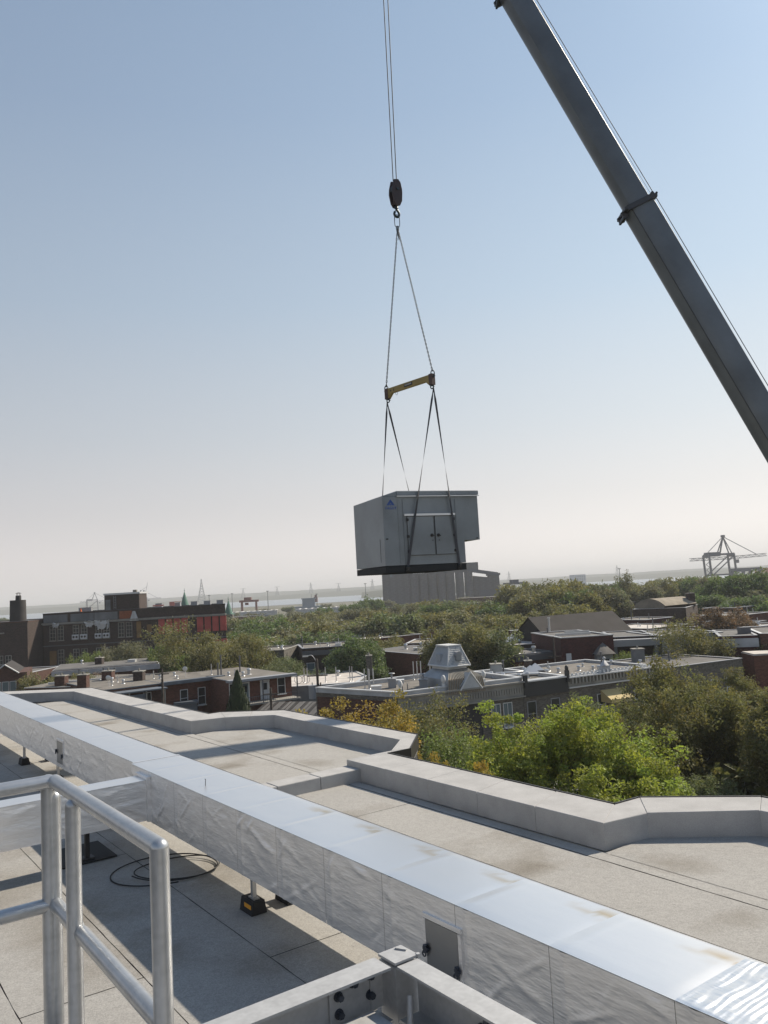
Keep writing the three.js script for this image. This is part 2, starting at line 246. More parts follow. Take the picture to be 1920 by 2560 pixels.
ductStand(-17.05, 3.98, 'low black rubber block beside the strut at the far end of the duct', .37, false);
ductStand(-14.75, 3.56, 'black block stand just past the small far access door', .37, false);
ductStand(-12.6, 3.72, 'black block stand under the duct behind the handrail corner', .37, false);
ductStand(-3.2, 3.75, 'duct stand hidden behind the bolted steel frame', .37, false);
// mat and post under the branch
{
  const p = site('branch_post', 'short dark post on a square rubber mat below the side branch', 'post', -10.35, 2.75, ROOF + .006);
  mesh('mat', box(.78, .018, .62, 0, .009, 0), K.rubber, p); mesh('post', [box(.05, .38, .05, .26, .2, 0), box(.14, .02, .14, .26, .03, 0)], K.steelDark, p);
}
// loose cable coil
{
  const pts = []; for (let i = 0; i <= 92; i++) { const t = i / 92, a = t * Math.PI * 2 * 2.2 + 1.2, r = .47 + .09 * Math.sin(a * .37 + 1) + .03 * Math.sin(t * 17); pts.push(V(Math.cos(a) * r * 1.12 + .07 * t, .012 + .022 * t + .012 * Math.sin(a * 1.7), Math.sin(a) * r * .92)); }
  const c = thing('coiled_cable', 'loose coil of thin black cable lying in the shade of the duct', 'cable', [at(-9.2, 3.1, 0)[0] + .06, ROOF + .008, at(-9.2, 3.1, 0)[2] - .3], 0);
  c.position.set(-2.62, ROOF + .008, -9.28); mesh('cable', tube(pts, .0075, 6, 300), K.rubber, c);
}

// ---------- galvanised handrail and bolted steel frame of the platform we stand on ----------
{
  const r = .0245, g = site('handrail', 'galvanised pipe handrail with mid rail turning a corner', 'handrail', -3.09, .73, ROOF + 1.3), X = (u) => u + 3.09, Z = (w) => .73 - w, Y = (y) => y - 1.3 - ROOF + EYE;
  const hT = -.62, hM = -1.045, P = (u, w, h) => V(X(u), Y(h), Z(w)), knob = (p) => new THREE.SphereGeometry(r, 14, 10).translate(p.x, p.y, p.z), n = 20;
  const pipe = (name, ...v) => mesh(name, [...v.slice(1).map((q, i) => bar(v[i], q, r, r, n)), ...v.map(knob)], K.galv, g, true);
  pipe('top_rail', P(-3.09, .735, hT), P(-2.05, .735, hT)); pipe('top_rail', P(-3.105, .72, hT), P(-3.105, -1.6, hT));
  pipe('post', P(-2.05, .735, hT - .002), P(-2.05, .735, -1.72)); pipe('post', P(-3.115, .735, hT - .06), P(-3.115, .735, -1.72)); pipe('post', P(-3.115, .717, hT), P(-3.115, .717, -1.72)); pipe('post', P(-2.80, .72, hT - .03), P(-2.80, .72, -1.72)); pipe('post', P(-3.11, -1.6, hT), P(-3.11, -1.6, -1.72));
  pipe('mid_rail', P(-3.09, .735, hM), P(-2.83, .735, hM)); pipe('mid_rail', P(-2.77, .735, hM), P(-2.07, .735, hM)); pipe('mid_rail', P(-3.115, .715, hM), P(-3.11, -1.58, hM));
  mesh('toe_plate', [box(1.12, .1, .008, X(-2.55), Y(-1.62), Z(.735)), box(.008, .1, 2.4, X(-3.12), Y(-1.62), Z(-.45))], K.galvDull, g);
  mesh('drain_hole', [new THREE.CylinderGeometry(.006, .006, .003, 10).rotateX(Math.PI / 2).translate(X(-3.115) + .008, Y(hT - .09), Z(.735) + r)], K.steelDark, g);
}
{
  const g = site('steel_platform_frame', 'galvanised steel beams bolted together at a corner with a flat cap plate', 'steel frame', -2.8, 1.98, ROOF), X = (u) => u + 2.8, Z = (w) => 1.98 - w, yT = EYE - 1.5 - ROOF;
  // channel A runs towards us (along w), channel B along u, the tube post stands at the corner
  mesh('beam', [box(.118, .010, 2.9, X(-2.80), yT - .005, Z(.46)), box(.008, .19, 2.9, X(-2.858), yT - .105, Z(.46)), box(.118, .010, 2.9, X(-2.80), yT - .205, Z(.46))], K.galvDull, g);
  const bB = mesh('beam', [box(3.6, .010, .105, X(-.93), yT - .005, Z(1.983)), box(3.6, .19, .008, X(-.93), yT - .105, Z(2.032)), box(3.6, .010, .105, X(-.93), yT - .205, Z(1.983))], K.galvDull, g);
  mesh('corner_post', box(.11, 1.5, .11, X(-2.797), yT - .76, Z(1.985)), K.galvDull, g);
  mesh('cap_plate', [box(.118, .010, .118, X(-2.797), yT + .0055, Z(1.987)), box(.016, .018, .016, X(-2.742), yT + .004, Z(2.047))], K.galvDull, g);
  mesh('weld_clip', [box(.05, .006, .014, X(-2.82), yT + .014, Z(2.02), .5)], K.galvDull, g);
  mesh('splice_plate', [box(.008, .16, .2, X(-2.848), yT - .105, Z(1.78)), box(.008, .16, .06, X(-2.84), yT - .105, Z(1.90))], K.galvDull, g);
  const hex = new THREE.CylinderGeometry(.014, .014, .02, 6).rotateZ(Math.PI / 2), hexB = new THREE.CylinderGeometry(.014, .014, .02, 6).rotateX(Math.PI / 2), ws = new THREE.CylinderGeometry(.02, .02, .005, 14).rotateZ(Math.PI / 2), wsB = new THREE.CylinderGeometry(.02, .02, .005, 14).rotateX(Math.PI / 2);
  for (const [w, y] of [[1.72, -.085], [1.79, -.055], [1.87, -.05], [1.87, -.125], [1.72, -.15]]) mesh('bolt', [hex.clone().translate(X(-2.828), yT + y, Z(w)), ws.clone().translate(X(-2.842), yT + y, Z(w))], K.boltDark, g);
  for (const [u, y] of [[-2.35, -.05], [-2.30, -.075], [-2.35, -.12], [-2.30, -.14]]) mesh('bolt', [hexB.clone().translate(X(u), yT + y, Z(2.01)), wsB.clone().translate(X(u), yT + y, Z(2.024))], K.boltDark, g);
  mesh('inner_angle', [box(.3, .008, .14, X(-2.6), yT - .14, Z(1.75)), box(.12, .1, .008, X(-2.6), yT - .19, Z(1.68))], K.galvDull, g);
  mesh('deck', [box(3.4, .03, 2.3, X(-1.42), yT - .22, Z(-.45))], K.galvDull, g); for (const [u, w] of [[-3.05, .6], [.2, .6], [-3.05, -1.55], [.2, -1.55]]) mesh('leg', box(.08, yT - .25, .08, X(u), (yT - .25) / 2 + .008, Z(w)), K.galvDull, g);
  mesh('brace', bar(V(X(-2.65), yT - .08, Z(1.93)), V(X(-2.52), yT - .5, Z(1.8)), .012), K.galvDull, g);
}

// ---------- mobile crane: boom beside us, hoist ropes, block, rigging, generator ----------
Object.assign(K, {
  boom: M([.14, .165, .195], .42, .25, { map: T.patch }), boomDark: M([.05, .055, .065], .5, .3), rope: M([.06, .065, .07], .6, .5), ropeFine: M([.10, .10, .10], .6, .5),
  hookBlock: M([.055, .04, .045], .6, .2, { map: T.patch }), hookSteel: M([.035, .05, .06], .45, .6), chain: M([.035, .045, .055], .6, .4),
  yellow: M([.33, .25, .09], .6, .1, { map: T.patch }), rust: M([.12, .085, .08], .8, .2, { map: T.patch }), strap: M([.055, .058, .07], .9), decal: M([.03, .03, .035], .7), decalPale: M([.5, .5, .5], .7),
  cabinet: M([.24, .275, .31], .42, .05, { map: T.patch }), cabinetDark: M([.015, .018, .022], .85, 0), blue: M([.03, .075, .27], .5), black: M([.012, .012, .014], .5), cabinetTrim: M([.62, .64, .66], .3, .6),
  tyre: M([.02, .02, .02], .9), cranePaint: M([.55, .35, .03], .5, .1),
});
const HOOK = V(.99, 0, -25.95), TIP = V(1.15, EYE + 31.6, -25.95);
{
  // boom axis: two points measured on the boom
  const A = V(5.47, EYE + 19.87, -25.75), B = V(12.46, EYE + 4.37, -25.4), dir = B.clone().sub(A).normalize();
  const foot = A.clone().addScaledVector(dir, (EYE + 19.87 - 2.6) / -dir.y), top = A.clone().addScaledVector(dir, -(31.2 - 19.87) / -dir.y);
  const crane = thing('mobile_crane', 'dark telescopic crane boom reaching up over the street trees', 'crane', [foot.x, 0, foot.z]);
  const side = V(0, 0, 1), nrm = dir.clone().cross(side).normalize(), L = foot.distanceTo(top);   // nrm points up-right off the boom
  const at = (s, a, b) => { const p = foot.clone().addScaledVector(dir, -s).addScaledVector(nrm, a).addScaledVector(side, b); p.x -= foot.x; p.z -= foot.z; return p; };
  const sgn = nrm.y > 0 ? 1 : -1;
  const section = (name, s0, s1, w) => {                // rounded underside, flat top: the usual oval boom section
    const prof = []; for (const [a, b] of [[.5, -.30], [.5, .30], [.46, .36], [.1, .42], [-.2, .42], [-.36, .35], [-.46, .2], [-.5, 0], [-.46, -.2], [-.36, -.35], [-.2, -.42], [.1, -.42], [.46, -.36]]) prof.push([a * w * sgn, b * w * .98]);
    const fs = [], n = prof.length, P = (s, i) => at(s, prof[i % n][0], prof[i % n][1]).toArray();
    for (let i = 0; i < n; i++) fs.push([P(s0, i), P(s1, i), P(s1, i + 1), P(s0, i + 1)]); fs.push(prof.map((_, i) => P(s0, i)), prof.map((_, i) => P(s1, n - i)));
    return mesh(name, toCreasedNormals(faces(fs), .5), K.boom, crane);
  };
  const along = (p) => foot.clone().sub(p).dot(dir);
  const C1 = V(8.88, EYE + 12.3, -25.6), s1 = along(C1) - .2, s2 = along(A) + .35;
  section('boom_section', 0, s1, .99); section('boom_section', s1, s2 + .0, .86); section('boom_section', s2, L, .74);
  for (const [s, w] of [[s1, .99], [s2, .86]]) {
    const c = mesh('section_collar', [...[[.5, 0], [-.5, 1]].map(([a, k]) => beam(at(s, a * w * sgn, -.46 * w), at(s, a * w * sgn, .46 * w), .2, .09)), ...[-.44, .44].map((b) => beam(at(s, -.52 * w * sgn, b * w), at(s, .52 * w * sgn, b * w), .07, .17))], K.boomDark, crane);
    mesh('collar_bracket', [beam(at(s - .08, -.5 * w * sgn, -.2), at(s - .08, -.68 * w * sgn, -.2), .08, .22), beam(at(s - .08, -.5 * w * sgn, .2), at(s - .08, -.68 * w * sgn, .2), .08, .22), beam(at(s - .16, -.66 * w * sgn, -.25), at(s - .16, -.66 * w * sgn, .25), .07, .1)], K.boomDark, c);
    mesh('rope_guide', [beam(at(s + .02, .5 * w * sgn, 0), at(s + .06, .72 * w * sgn, 0), .32, .14), bar(at(s + .1, .74 * w * sgn, -.2), at(s + .1, .74 * w * sgn, .2), .04, .04, 10), bar(at(s + .14, .56 * w * sgn, .3), at(s + .14, .56 * w * sgn, .12), .05, .05, 10)], K.boomDark, c);
  }
  mesh('winch_rope', [bar(at(.8, .75 * sgn, .04), at(s1 + .1, .72 * sgn, .04), .013), bar(at(s1 + .1, .72 * sgn, .04), at(s2 + .1, .64 * sgn, .04), .013), bar(at(s2, .64 * sgn, .04), at(L, .6 * sgn, .04), .013)], K.rope, crane);
  for (const b of [-.36, .36]) mesh('weld_seam', bar(at(0, -.35 * .99 * sgn, b * .99), at(s1, -.35 * .99 * sgn, b * .99), .014, .014, 5), K.boomDark, crane);
  mesh('sensor_line', [bar(at(s1 + .1, .54 * sgn, .2), at(s2, .45 * sgn, .2), .006)], K.ropeFine, crane);
  const h = at(L, 0, 0), head = mesh('boom_head', [beam(h, V(h.x - .6, h.y + .5, h.z), .6, .5)], K.boomDark, crane);
  const hp = V(TIP.x - foot.x, TIP.y, TIP.z - foot.z);
  mesh('head_sheave', [new THREE.CylinderGeometry(.3, .3, .08, 20).rotateZ(Math.PI / 2).translate(hp.x - .09, hp.y, hp.z), new THREE.CylinderGeometry(.3, .3, .08, 20).rotateZ(Math.PI / 2).translate(hp.x + .09, hp.y, hp.z), beam(h, hp, .4, .4)], K.boomDark, head);
  const by = EYE + 13.72, hx = HOOK.x - foot.x, hz = HOOK.z - foot.z;
  for (const dx of [-.085, .095]) mesh('hoist_rope', bar(V(hp.x + dx * 1.15, hp.y, hz), V(hx + dx * .62, by, hz), .016), K.rope, crane);
  // carrier, standing in the street beyond the frame
  mesh('superstructure', [box(4.2, 1.7, 2.4, 1.2, 2.5, 0), box(1.6, 1.5, 2.5, 3.6, 2.6, 0)], K.cranePaint, crane); mesh('carrier_deck', box(13, .9, 2.7, 0, 1.2, 0), K.boomDark, crane);
  for (let i = 0; i < 5; i++) for (const z of [-1.1, 1.1]) mesh('wheel', new THREE.CylinderGeometry(.65, .65, .45, 20).rotateX(Math.PI / 2).translate(-5 + i * 2.4, .65, z), K.tyre, crane);
  for (const x of [-5.8, 5.8]) mesh('outrigger', [box(.3, .3, 6.6, x, .9, 0), cyl(.12, .12, .9, x, 0, 3.1), cyl(.12, .12, .9, x, 0, -3.1)], K.cranePaint, crane);
}
{
  const y0 = EYE + 12.80, b = thing('hook_block', 'dark rusty crane hook block hanging on twin ropes', 'hook block', [HOOK.x, y0, HOOK.z], .55), prof = [[-.05, 0], [-.13, .12], [-.185, .42], [-.165, .62], [-.09, .9], [.06, .93], [.14, .84], [.185, .62], [.19, .5], [.165, .2], [.08, .03]];
  const plate = new THREE.ExtrudeGeometry(new THREE.Shape(prof.map((p) => new THREE.Vector2(...p))), { depth: .05, bevelEnabled: true, bevelSize: .01, bevelThickness: .01, bevelSegments: 1 });
  mesh('side_plate', plate.clone().translate(0, 0, .075), K.hookBlock, b); mesh('side_plate', plate.clone().translate(0, 0, -.125), K.hookBlock, b);
  mesh('sheave', new THREE.CylinderGeometry(.17, .17, .11, 24).rotateX(Math.PI / 2).translate(0, .58, 0), K.hookSteel, b); mesh('axle', new THREE.CylinderGeometry(.05, .05, .34, 12).rotateX(Math.PI / 2).translate(0, .58, 0), K.hookSteel, b);
  mesh('ballast', box(.2, .34, .12, 0, .24, 0), K.hookBlock, b);
  const pts = [[0, .02, 0], [0, -.08, 0], [.075, -.17, 0], [.10, -.26, 0], [.05, -.345, 0], [-.045, -.345, 0], [-.095, -.27, 0], [-.075, -.2, 0]];
  mesh('hook', [tube(pts, .042, 10, 40), new THREE.SphereGeometry(.042, 10, 8).translate(-.075, -.2, 0), cyl(.07, .05, .1, 0, -.06, 0, 12)], K.hookSteel, b);
  mesh('safety_latch', bar(V(-.075, -.19, 0), V(.0, -.1, 0), .014), K.hookSteel, b);
}
// spreader beam: its right end is nearer to us, over the front lugs
const SL = V(.315, EYE + 6.36, -26.72), SR = V(1.80, EYE + 6.72, -25.05);
SL.y = SR.y = EYE + 6.56;
const LUGS = [V(.64, EYE + .60, -24.72), V(2.30, EYE + .60, -25.40), V(-.28, EYE + .60, -27.02), V(1.40, EYE + .60, -27.70)];
{
  // two-leg chain on a master ring
  const top = V(HOOK.x, EYE + 12.47, HOOK.z), g = thing('chain_sling', 'two-leg chain sling with long master link hung in the crane hook', 'chain sling', top.toArray()), o = (p) => p.clone().sub(top);
  const link = []; for (let i = 0; i < 24; i++) { const a = i / 24 * Math.PI * 2; link.push(V(Math.cos(a) * .085, -.17 + Math.sin(a) * .09 + (Math.sin(a) > 0 ? .13 : -.13), 0)); }
  mesh('master_link', tube(link, .013, 6, 60, true).rotateY(.25), K.chain, g);
  const join = V(0, -.39, 0);
  mesh('sub_link', [tube([[-.03, -.36, 0], [.03, -.36, 0], [.03, -.48, 0], [-.03, -.48, 0]].map((p) => V(...p)), .015, 6, 24, true), bar(V(.01, -.45, .02), V(.03, -.85, .03), .017), bar(V(-.01, -.42, -.02), V(.02, -.75, -.03), .014)], K.chain, g);
  for (const e of [SL, SR]) {
    const q = o(e).add(V(0, .26, 0)), d = q.clone().sub(join), n = Math.round(d.length() / .072), ln = [];
    const lk = new THREE.TorusGeometry(.022, .0105, 4, 8).scale(1, 1.85, 1), qt = new THREE.Quaternion().setFromUnitVectors(V(0, 1, 0), d.clone().normalize());
    for (let i = 0; i < n; i++) { const c = lk.clone(); c.rotateY(i & 1 ? Math.PI / 2 : 0).applyQuaternion(qt); const p = join.clone().addScaledVector(d, (i + .5) / n); ln.push(c.translate(p.x, p.y, p.z)); }
    mesh('chain_leg', ln, K.chain, g); mesh('shackle', [tube([V(q.x - .05, q.y - .16, q.z), V(q.x - .05, q.y - .02, q.z), V(q.x, q.y + .04, q.z), V(q.x + .05, q.y - .02, q.z), V(q.x + .05, q.y - .16, q.z)], .018, 6, 24), bar(V(q.x - .08, q.y - .15, q.z), V(q.x + .08, q.y - .15, q.z), .018)], K.chain, g);
  }
}
{
  const mid = SL.clone().add(SR).multiplyScalar(.5), d = SR.clone().sub(SL), len = d.length(), g = thing('spreader_beam', 'weathered yellow lifting spreader beam slung between chain and straps', 'lifting beam', [mid.x, mid.y - .2, mid.z], Math.atan2(-d.z, d.x)), h = len / 2;
  const s = new THREE.Shape([[-h, .16], [h, .16], [h, -.15], [h - .16, -.15], [h - .30, -.02], [-h + .30, -.02], [-h + .16, -.15], [-h, -.15]].map((p) => new THREE.Vector2(...p)));
  mesh('beam', new THREE.ExtrudeGeometry(s, { depth: .10, bevelEnabled: true, bevelSize: .008, bevelThickness: .008, bevelSegments: 1 }).translate(0, .2, -.05), K.yellow, g);
  for (const e of [-1, 1]) { mesh('end_plate', box(.15, .36, .15, e * (h - .05), .2, 0), K.rust, g); mesh('lug_pin', bar(V(e * (h - .05) - .11, .28, 0), V(e * (h - .05) + .11, .28, 0), .03), K.hookSteel, g);
    mesh('shackle', [new THREE.TorusGeometry(.065, .02, 8, 18).translate(e * (h - .06), -.03, 0), bar(V(e * (h - .06), .0, -.1), V(e * (h - .06), .0, .1), .02)], K.hookSteel, g); }
  mesh('name_decal', box(.40, .10, .004, .02, .27, .064), K.decal, g); mesh('decal_lettering', [0, 1, 2, 3, 4, 5].map((i) => box(.03, .045, .003, -.12 + i * .055, .28, .0665)), K.decalPale, g);
  mesh('mark', [box(.02, .10, .004, -h + .42, .26, .064), box(.05, .05, .004, -h + .28, .26, .064)], K.decal, g); mesh('handle', new THREE.TorusGeometry(.05, .006, 6, 18).translate(-h + .5, .12, 0), K.hookSteel, g);
}
for (const [e, l, t] of [[SR, LUGS[0], 'strap crossing the generator front between emblem and doors'], [SR, LUGS[1], 'strap crossing the generator front over the door farther from the emblem'], [SL, LUGS[2], 'strap going down behind the emblem corner of the generator'], [SL, LUGS[3], 'strap slanting down behind the middle of the generator roof']]) {
  const p = V(e.x, EYE + 6.28, e.z), off = l.clone().sub(p), g = thing('lifting_strap', 'flat grey webbing ' + t, 'strap', p.toArray()), d = off.clone().normalize(), n = 30, s0 = V(0, 0, 1).cross(d).normalize();
  const tw = 2.6, rib = (k) => sheet(n, 1, (a, b) => { const q = off.clone().multiplyScalar(a), w = s0.clone().applyAxisAngle(d, .5 + tw * a), nn = d.clone().cross(w); return q.addScaledVector(w, (b - .5) * .075 * (a < .04 ? .5 : 1)).addScaledVector(nn, k).toArray(); });
  mesh('webbing', [rib(.004), rib(-.004)], K.strap, g); mesh('eye_fitting', [new THREE.TorusGeometry(.045, .018, 8, 14).translate(off.x, off.y, off.z)], K.hookSteel, g);
}
// generator enclosure: local x along its long front, z towards us
{
  const c1 = V(-.037, EYE + .68, -24.5), ang = Math.atan2(1.04, 2.57), g = thing('generator_enclosure', 'grey steel generator enclosure with double doors hanging from the crane straps', 'generator', [c1.x, c1.y - .24, c1.z], ang), D = 2.62, H = 2.15, Lx = 2.77, y0 = .24;
  const P = 3.34, body = [[0, 0], [.78, 0], [Lx, 0], [Lx, -D], [0, -D]];
  mesh('cabinet', prism([[0, .0], [.50, .0], [.50, -D], [0, -D]], y0, y0 + H, .012), K.cabinet, g);
  mesh('cabinet', prism([[.50, .0], [Lx, .0], [Lx, -D], [.50, -D]].map(([x, z]) => [x, z - .02 * (z === 0)]), y0, y0 + H + .02, .004), K.cabinet, g);
  mesh('roof_cap', prism([[.48, .035], [P, .035], [P, -D - .02], [.48, -D - .02]], y0 + H + .022, y0 + H + .16, .02), K.cabinet, g);
  mesh('roof_slope', faces([[[0, y0 + H + .002, 0], [.48, y0 + H + .13, .0], [.48, y0 + H + .13, -D], [0, y0 + H + .002, -D]], [[0, y0 + H + .002, 0], [.48, y0 + H + .002, 0], [.48, y0 + H + .13, 0]]]), K.cabinet, g);
  mesh('drip_edge', [box(P - .46, .03, .03, (P + .48) / 2, y0 + H - .01, .05)], K.cabinetTrim, g);
  mesh('exhaust_plenum', prism([[Lx + .002, -.05], [P, -.05], [P, -D + .1], [Lx + .002, -D + .1]], y0 + .72, y0 + H + .02, .004), K.cabinet, g);
  mesh('plenum_latch', box(.05, .03, .03, P - .1, y0 + .77, -.04), K.black, g);
  // panel joint ribs of the front
  for (const x of [.50, .68, 2.50]) mesh('panel_joint', box(.016, H - .12, .014, x, y0 + H / 2 - .05, .006), K.cabinet, g);
  mesh('rain_gutter', [box(1.76, .03, .06, 1.57, y0 + 1.57, .03), box(1.76, .05, .012, 1.57, y0 + 1.545, .055)], K.cabinetTrim, g);
  for (const [x0, x1, hinge] of [[.80, 1.69, .80], [1.745, 2.40, 2.40]]) {
    const d = mesh('door', prism([[x0, .02], [x1, .02], [x1, -.01], [x0, -.01]], y0 + .30, y0 + 1.5, .004), K.cabinet, g), k = hinge === x0 ? 1 : -1;
    mesh('door_gap', [box(x1 - x0 + .03, .016, .01, (x0 + x1) / 2, y0 + 1.508, .004), box(.009, 1.22, .01, x0 - .006, y0 + .9, .004), box(.009, 1.22, .01, x1 + .006, y0 + .9, .004), box(x1 - x0 + .03, .012, .01, (x0 + x1) / 2, y0 + .294, .004)], K.black, d);
    for (const y of [.40, .88, 1.40]) mesh('hinge', [cyl(.025, .025, .09, hinge - .012 * k, y0 + y - .045, .03, 8), box(.06, .07, .02, hinge + .01 * k, y0 + y, .024)], K.black, d);
    const hx = hinge === x0 ? x1 - .08 : x0 + .09; mesh('handle', [new THREE.CylinderGeometry(.048, .052, .035, 16).rotateX(Math.PI / 2).translate(hx, y0 + .90, .035), box(.09, .03, .02, hx + .02, y0 + .88, .058)], K.black, d); mesh('lock', new THREE.CylinderGeometry(.016, .016, .02, 10).rotateX(Math.PI / 2).translate(hx + .02, y0 + .74, .025), K.black, d);
  }
  mesh('side_vent_line', box(.008, .72, .006, -.004, y0 + .48, -.35).rotateY(0), K.black, g); mesh('latch', box(.06, .035, .03, .09, y0 + .82, .015), K.black, g);
  const skid = mesh('skid', [box(Lx, .2, .10, Lx / 2, .12, -.06), box(Lx, .2, .10, Lx / 2, .12, -D + .06), box(.1, .2, D - .2, .05, .12, -D / 2), box(.1, .2, D - .2, Lx - .05, .12, -D / 2), box(Lx - .2, .012, D - .2, Lx / 2, .225, -D / 2)], K.cabinetDark, g);
  for (const x of [.72, 2.52]) for (const z of [0, -D]) mesh('lift_lug', [box(.13, .15, .05, x, .12, z + (z ? -.02 : .02)), new THREE.CylinderGeometry(.045, .045, .09, 12).rotateX(Math.PI / 2).translate(x, .14, z + (z ? -.04 : .04))], K.black, skid);
  // maker's emblem and name
  const tri3 = (pts) => faces([pts.map(([x, y]) => [x, y, 0])]), lg = mesh('maker_emblem', [tri3([[-.17, 0], [-.055, 0], [.015, .12], [-.02, .20]]), tri3([[.0, .23], [.17, 0], [.05, 0], [-.035, .17]]), tri3([[-.04, 0], [.04, 0], [.0, .07]])].map((q) => q.scale(.85, .85, 1).translate(.27, y0 + 1.86, .004)), K.blue, g);
  const font = await new FontLoader().loadAsync('fonts/droid/droid_sans_bold.typeface.json'), tg = new TextGeometry('FAGUY', { font, size: .095, depth: .004, curveSegments: 4 }); tg.computeBoundingBox();
  const bw = tg.boundingBox.max.x - tg.boundingBox.min.x; mesh('maker_name', tg.scale(.37 / bw, .95, 1).translate(.085, y0 + 1.735, .001), K.blue, g);
}

// ---------- ground, street, river ----------
Object.assign(K, {
  earth: M([.13, .125, .085], 1, 0, { map: T.patch }), asphalt: M([.06, .06, .062], .95, 0, { map: T.grain }), paving: M([.34, .32, .29], .95, 0, { map: T.grain }), kerb: M([.38, .37, .35], .9, 0, { map: T.grain }), lawn: M([.085, .10, .04], 1, 0, { map: T.patch }),
  water: M([.20, .23, .26], .35, 0), hill: M([.075, .085, .065], 1, 0, { map: T.patch }),
  redBrick: M([.165, .068, .048], .9, 0, { map: T.brick }), darkBrick: M([.075, .056, .052], .9, 0, { map: T.brick }), brownBrick: M([.12, .062, .05], .9, 0, { map: T.brick }), maroon: M([.09, .025, .025], .8, 0, { map: T.brick }), greyStone: M([.17, .165, .15], .9, 0, { map: T.brick }), greyWall: M([.20, .21, .22], .85, 0, { map: T.patch }), blueGrey: M([.13, .155, .19], .85, 0, { map: T.patch }), whiteWall: M([.50, .52, .55], .8, 0, { map: T.patch }), buff: M([.30, .26, .20], .9, 0, { map: T.patch }), darkWall: M([.045, .042, .042], .9, 0, { map: T.patch }),
  gravel: M([.20, .185, .165], .98, 0, { map: T.patch }), greyFelt: M([.15, .145, .14], .97, 0, { map: T.patch }), whiteRoof: M([.60, .56, .52], .95, 0, { map: T.patch }), shingle: M([.04, .037, .037], .95, 0, { map: T.patch }), coping: M([.55, .56, .57], .45, .3), copingDark: M([.10, .105, .115], .6, .2), copingGrey: M([.27, .28, .30], .6, .2), tin: M([.5, .51, .52], .4, .7),
  trimWhite: M([.55, .56, .56], .7), trimStone: M([.33, .32, .29], .9, 0, { map: T.patch }), pane: M([.02, .024, .028], .06, 0), paneLight: M([.12, .16, .18], .08, 0), plywood: M([.26, .16, .065], .9, 0, { map: T.patch }), redPanel: M([.50, .09, .08], .7, 0, { map: T.patch }), orangeBrick: M([.36, .115, .05], .9, 0, { map: T.brick }), tarp: M([.48, .49, .50], .6, 0), greyMembrane: M([.16, .175, .19], .7, 0, { map: T.patch }), airUnit: M([.50, .52, .54], .5), blackCornice: M([.022, .024, .026], .6), slateBlue: M([.42, .46, .50], .8, 0, { map: T.patch }), slateLight: M([.62, .64, .65], .85, 0, { map: T.patch }), rustTin: M([.36, .27, .17], .55, .35, { map: T.patch }), oldTin: M([.34, .37, .40], .5, .5, { map: T.patch }), copper: M([.045, .13, .10], .7), wood: M([.12, .10, .085], .9, 0, { map: T.bark }),
});
{
  const R0 = 5200, n = 64, pts = []; for (let i = 0; i < n; i++) pts.push([Math.cos(i / n * 2 * Math.PI) * R0, Math.sin(i / n * 2 * Math.PI) * R0]);
  structure('ground', capOf(pts, 0, true), K.earth, 'dark earth and grass plain under the city', 'ground');
  const quad = (x0, z0, x1, z1, y) => faces([[[x0, y, z0], [x0, y, z1], [x1, y, z1], [x1, y, z0]].map(([a, b, c]) => [a, b, c])]);
  structure('river', faces([[[-3200, .3, -2700], [-3200, .3, -1500], [3200, .3, -1250], [3200, .3, -2900]]]), K.water, 'pale hazy river beyond the trees', 'river');
  // street between us and the row houses, along their fronts
  const d = V(.894, 0, -.447), nrm = V(-.447, 0, -.894), o = V(13, 0, -82.3), lane = (a, b, y, l0 = -70, l1 = 90) => faces([[[l0, a], [l1, a], [l1, b], [l0, b]].map(([l, k]) => [o.x + d.x * l - nrm.x * k, y, o.z + d.z * l - nrm.z * k])]);
  const slab = (a, b, y) => { const P = [[-70, a], [90, a], [90, b], [-70, b]].map(([l, k]) => [o.x + d.x * l - nrm.x * k, o.z + d.z * l - nrm.z * k]); return prism(P, -.1, y); };
  structure('road', lane(9, 21, .012), K.asphalt, 'dark asphalt street glimpsed between the crowns', 'road');
  structure('pavement', slab(5.2, 8.8, .14), K.paving, 'light concrete pavement in front of the row houses', 'pavement'); structure('kerb', slab(8.8, 9, .14), K.kerb, 'concrete kerb along the street', 'kerb');
  structure('near_pavement', slab(21.2, 25, .14), K.paving, 'light concrete pavement on our side of the street', 'pavement'); structure('near_kerb', slab(21, 21.2, .14), K.kerb, 'concrete kerb on our side of the street', 'kerb');
  structure('lawn', lane(25.2, 62, .02), K.lawn, 'shaded lawn under the street trees', 'lawn');
  // far shore
  const ridge = (z0, z1, base, amp, seed, x0, x1) => { const g = sheet(220, 6, (a, b) => { const x = x0 + (x1 - x0) * a, t = Math.sin(Math.PI * b); return [x, t * (base + amp * fbm(x * .0016, 1, seed, 4) + 4 * fbm(x * .018, 2, seed + 3, 3)), z0 + (z1 - z0) * b]; }, 60, 6); return g; };
  structure('far_shore', ridge(-2860, -3400, 9, 14, 401, -3000, 3000), K.hill, 'low wooded shore across the river fading into haze', 'shore');
  structure('far_hills', ridge(-3700, -4700, 16, 26, 411, -3500, 3500), K.hill, 'faint hazy hills on the horizon', 'hills');
  structure('river_island', ridge(-1750, -1930, 7, 8, 421, -60, 260), K.hill, 'low wooded island in the river beside the grain silo', 'island');
}

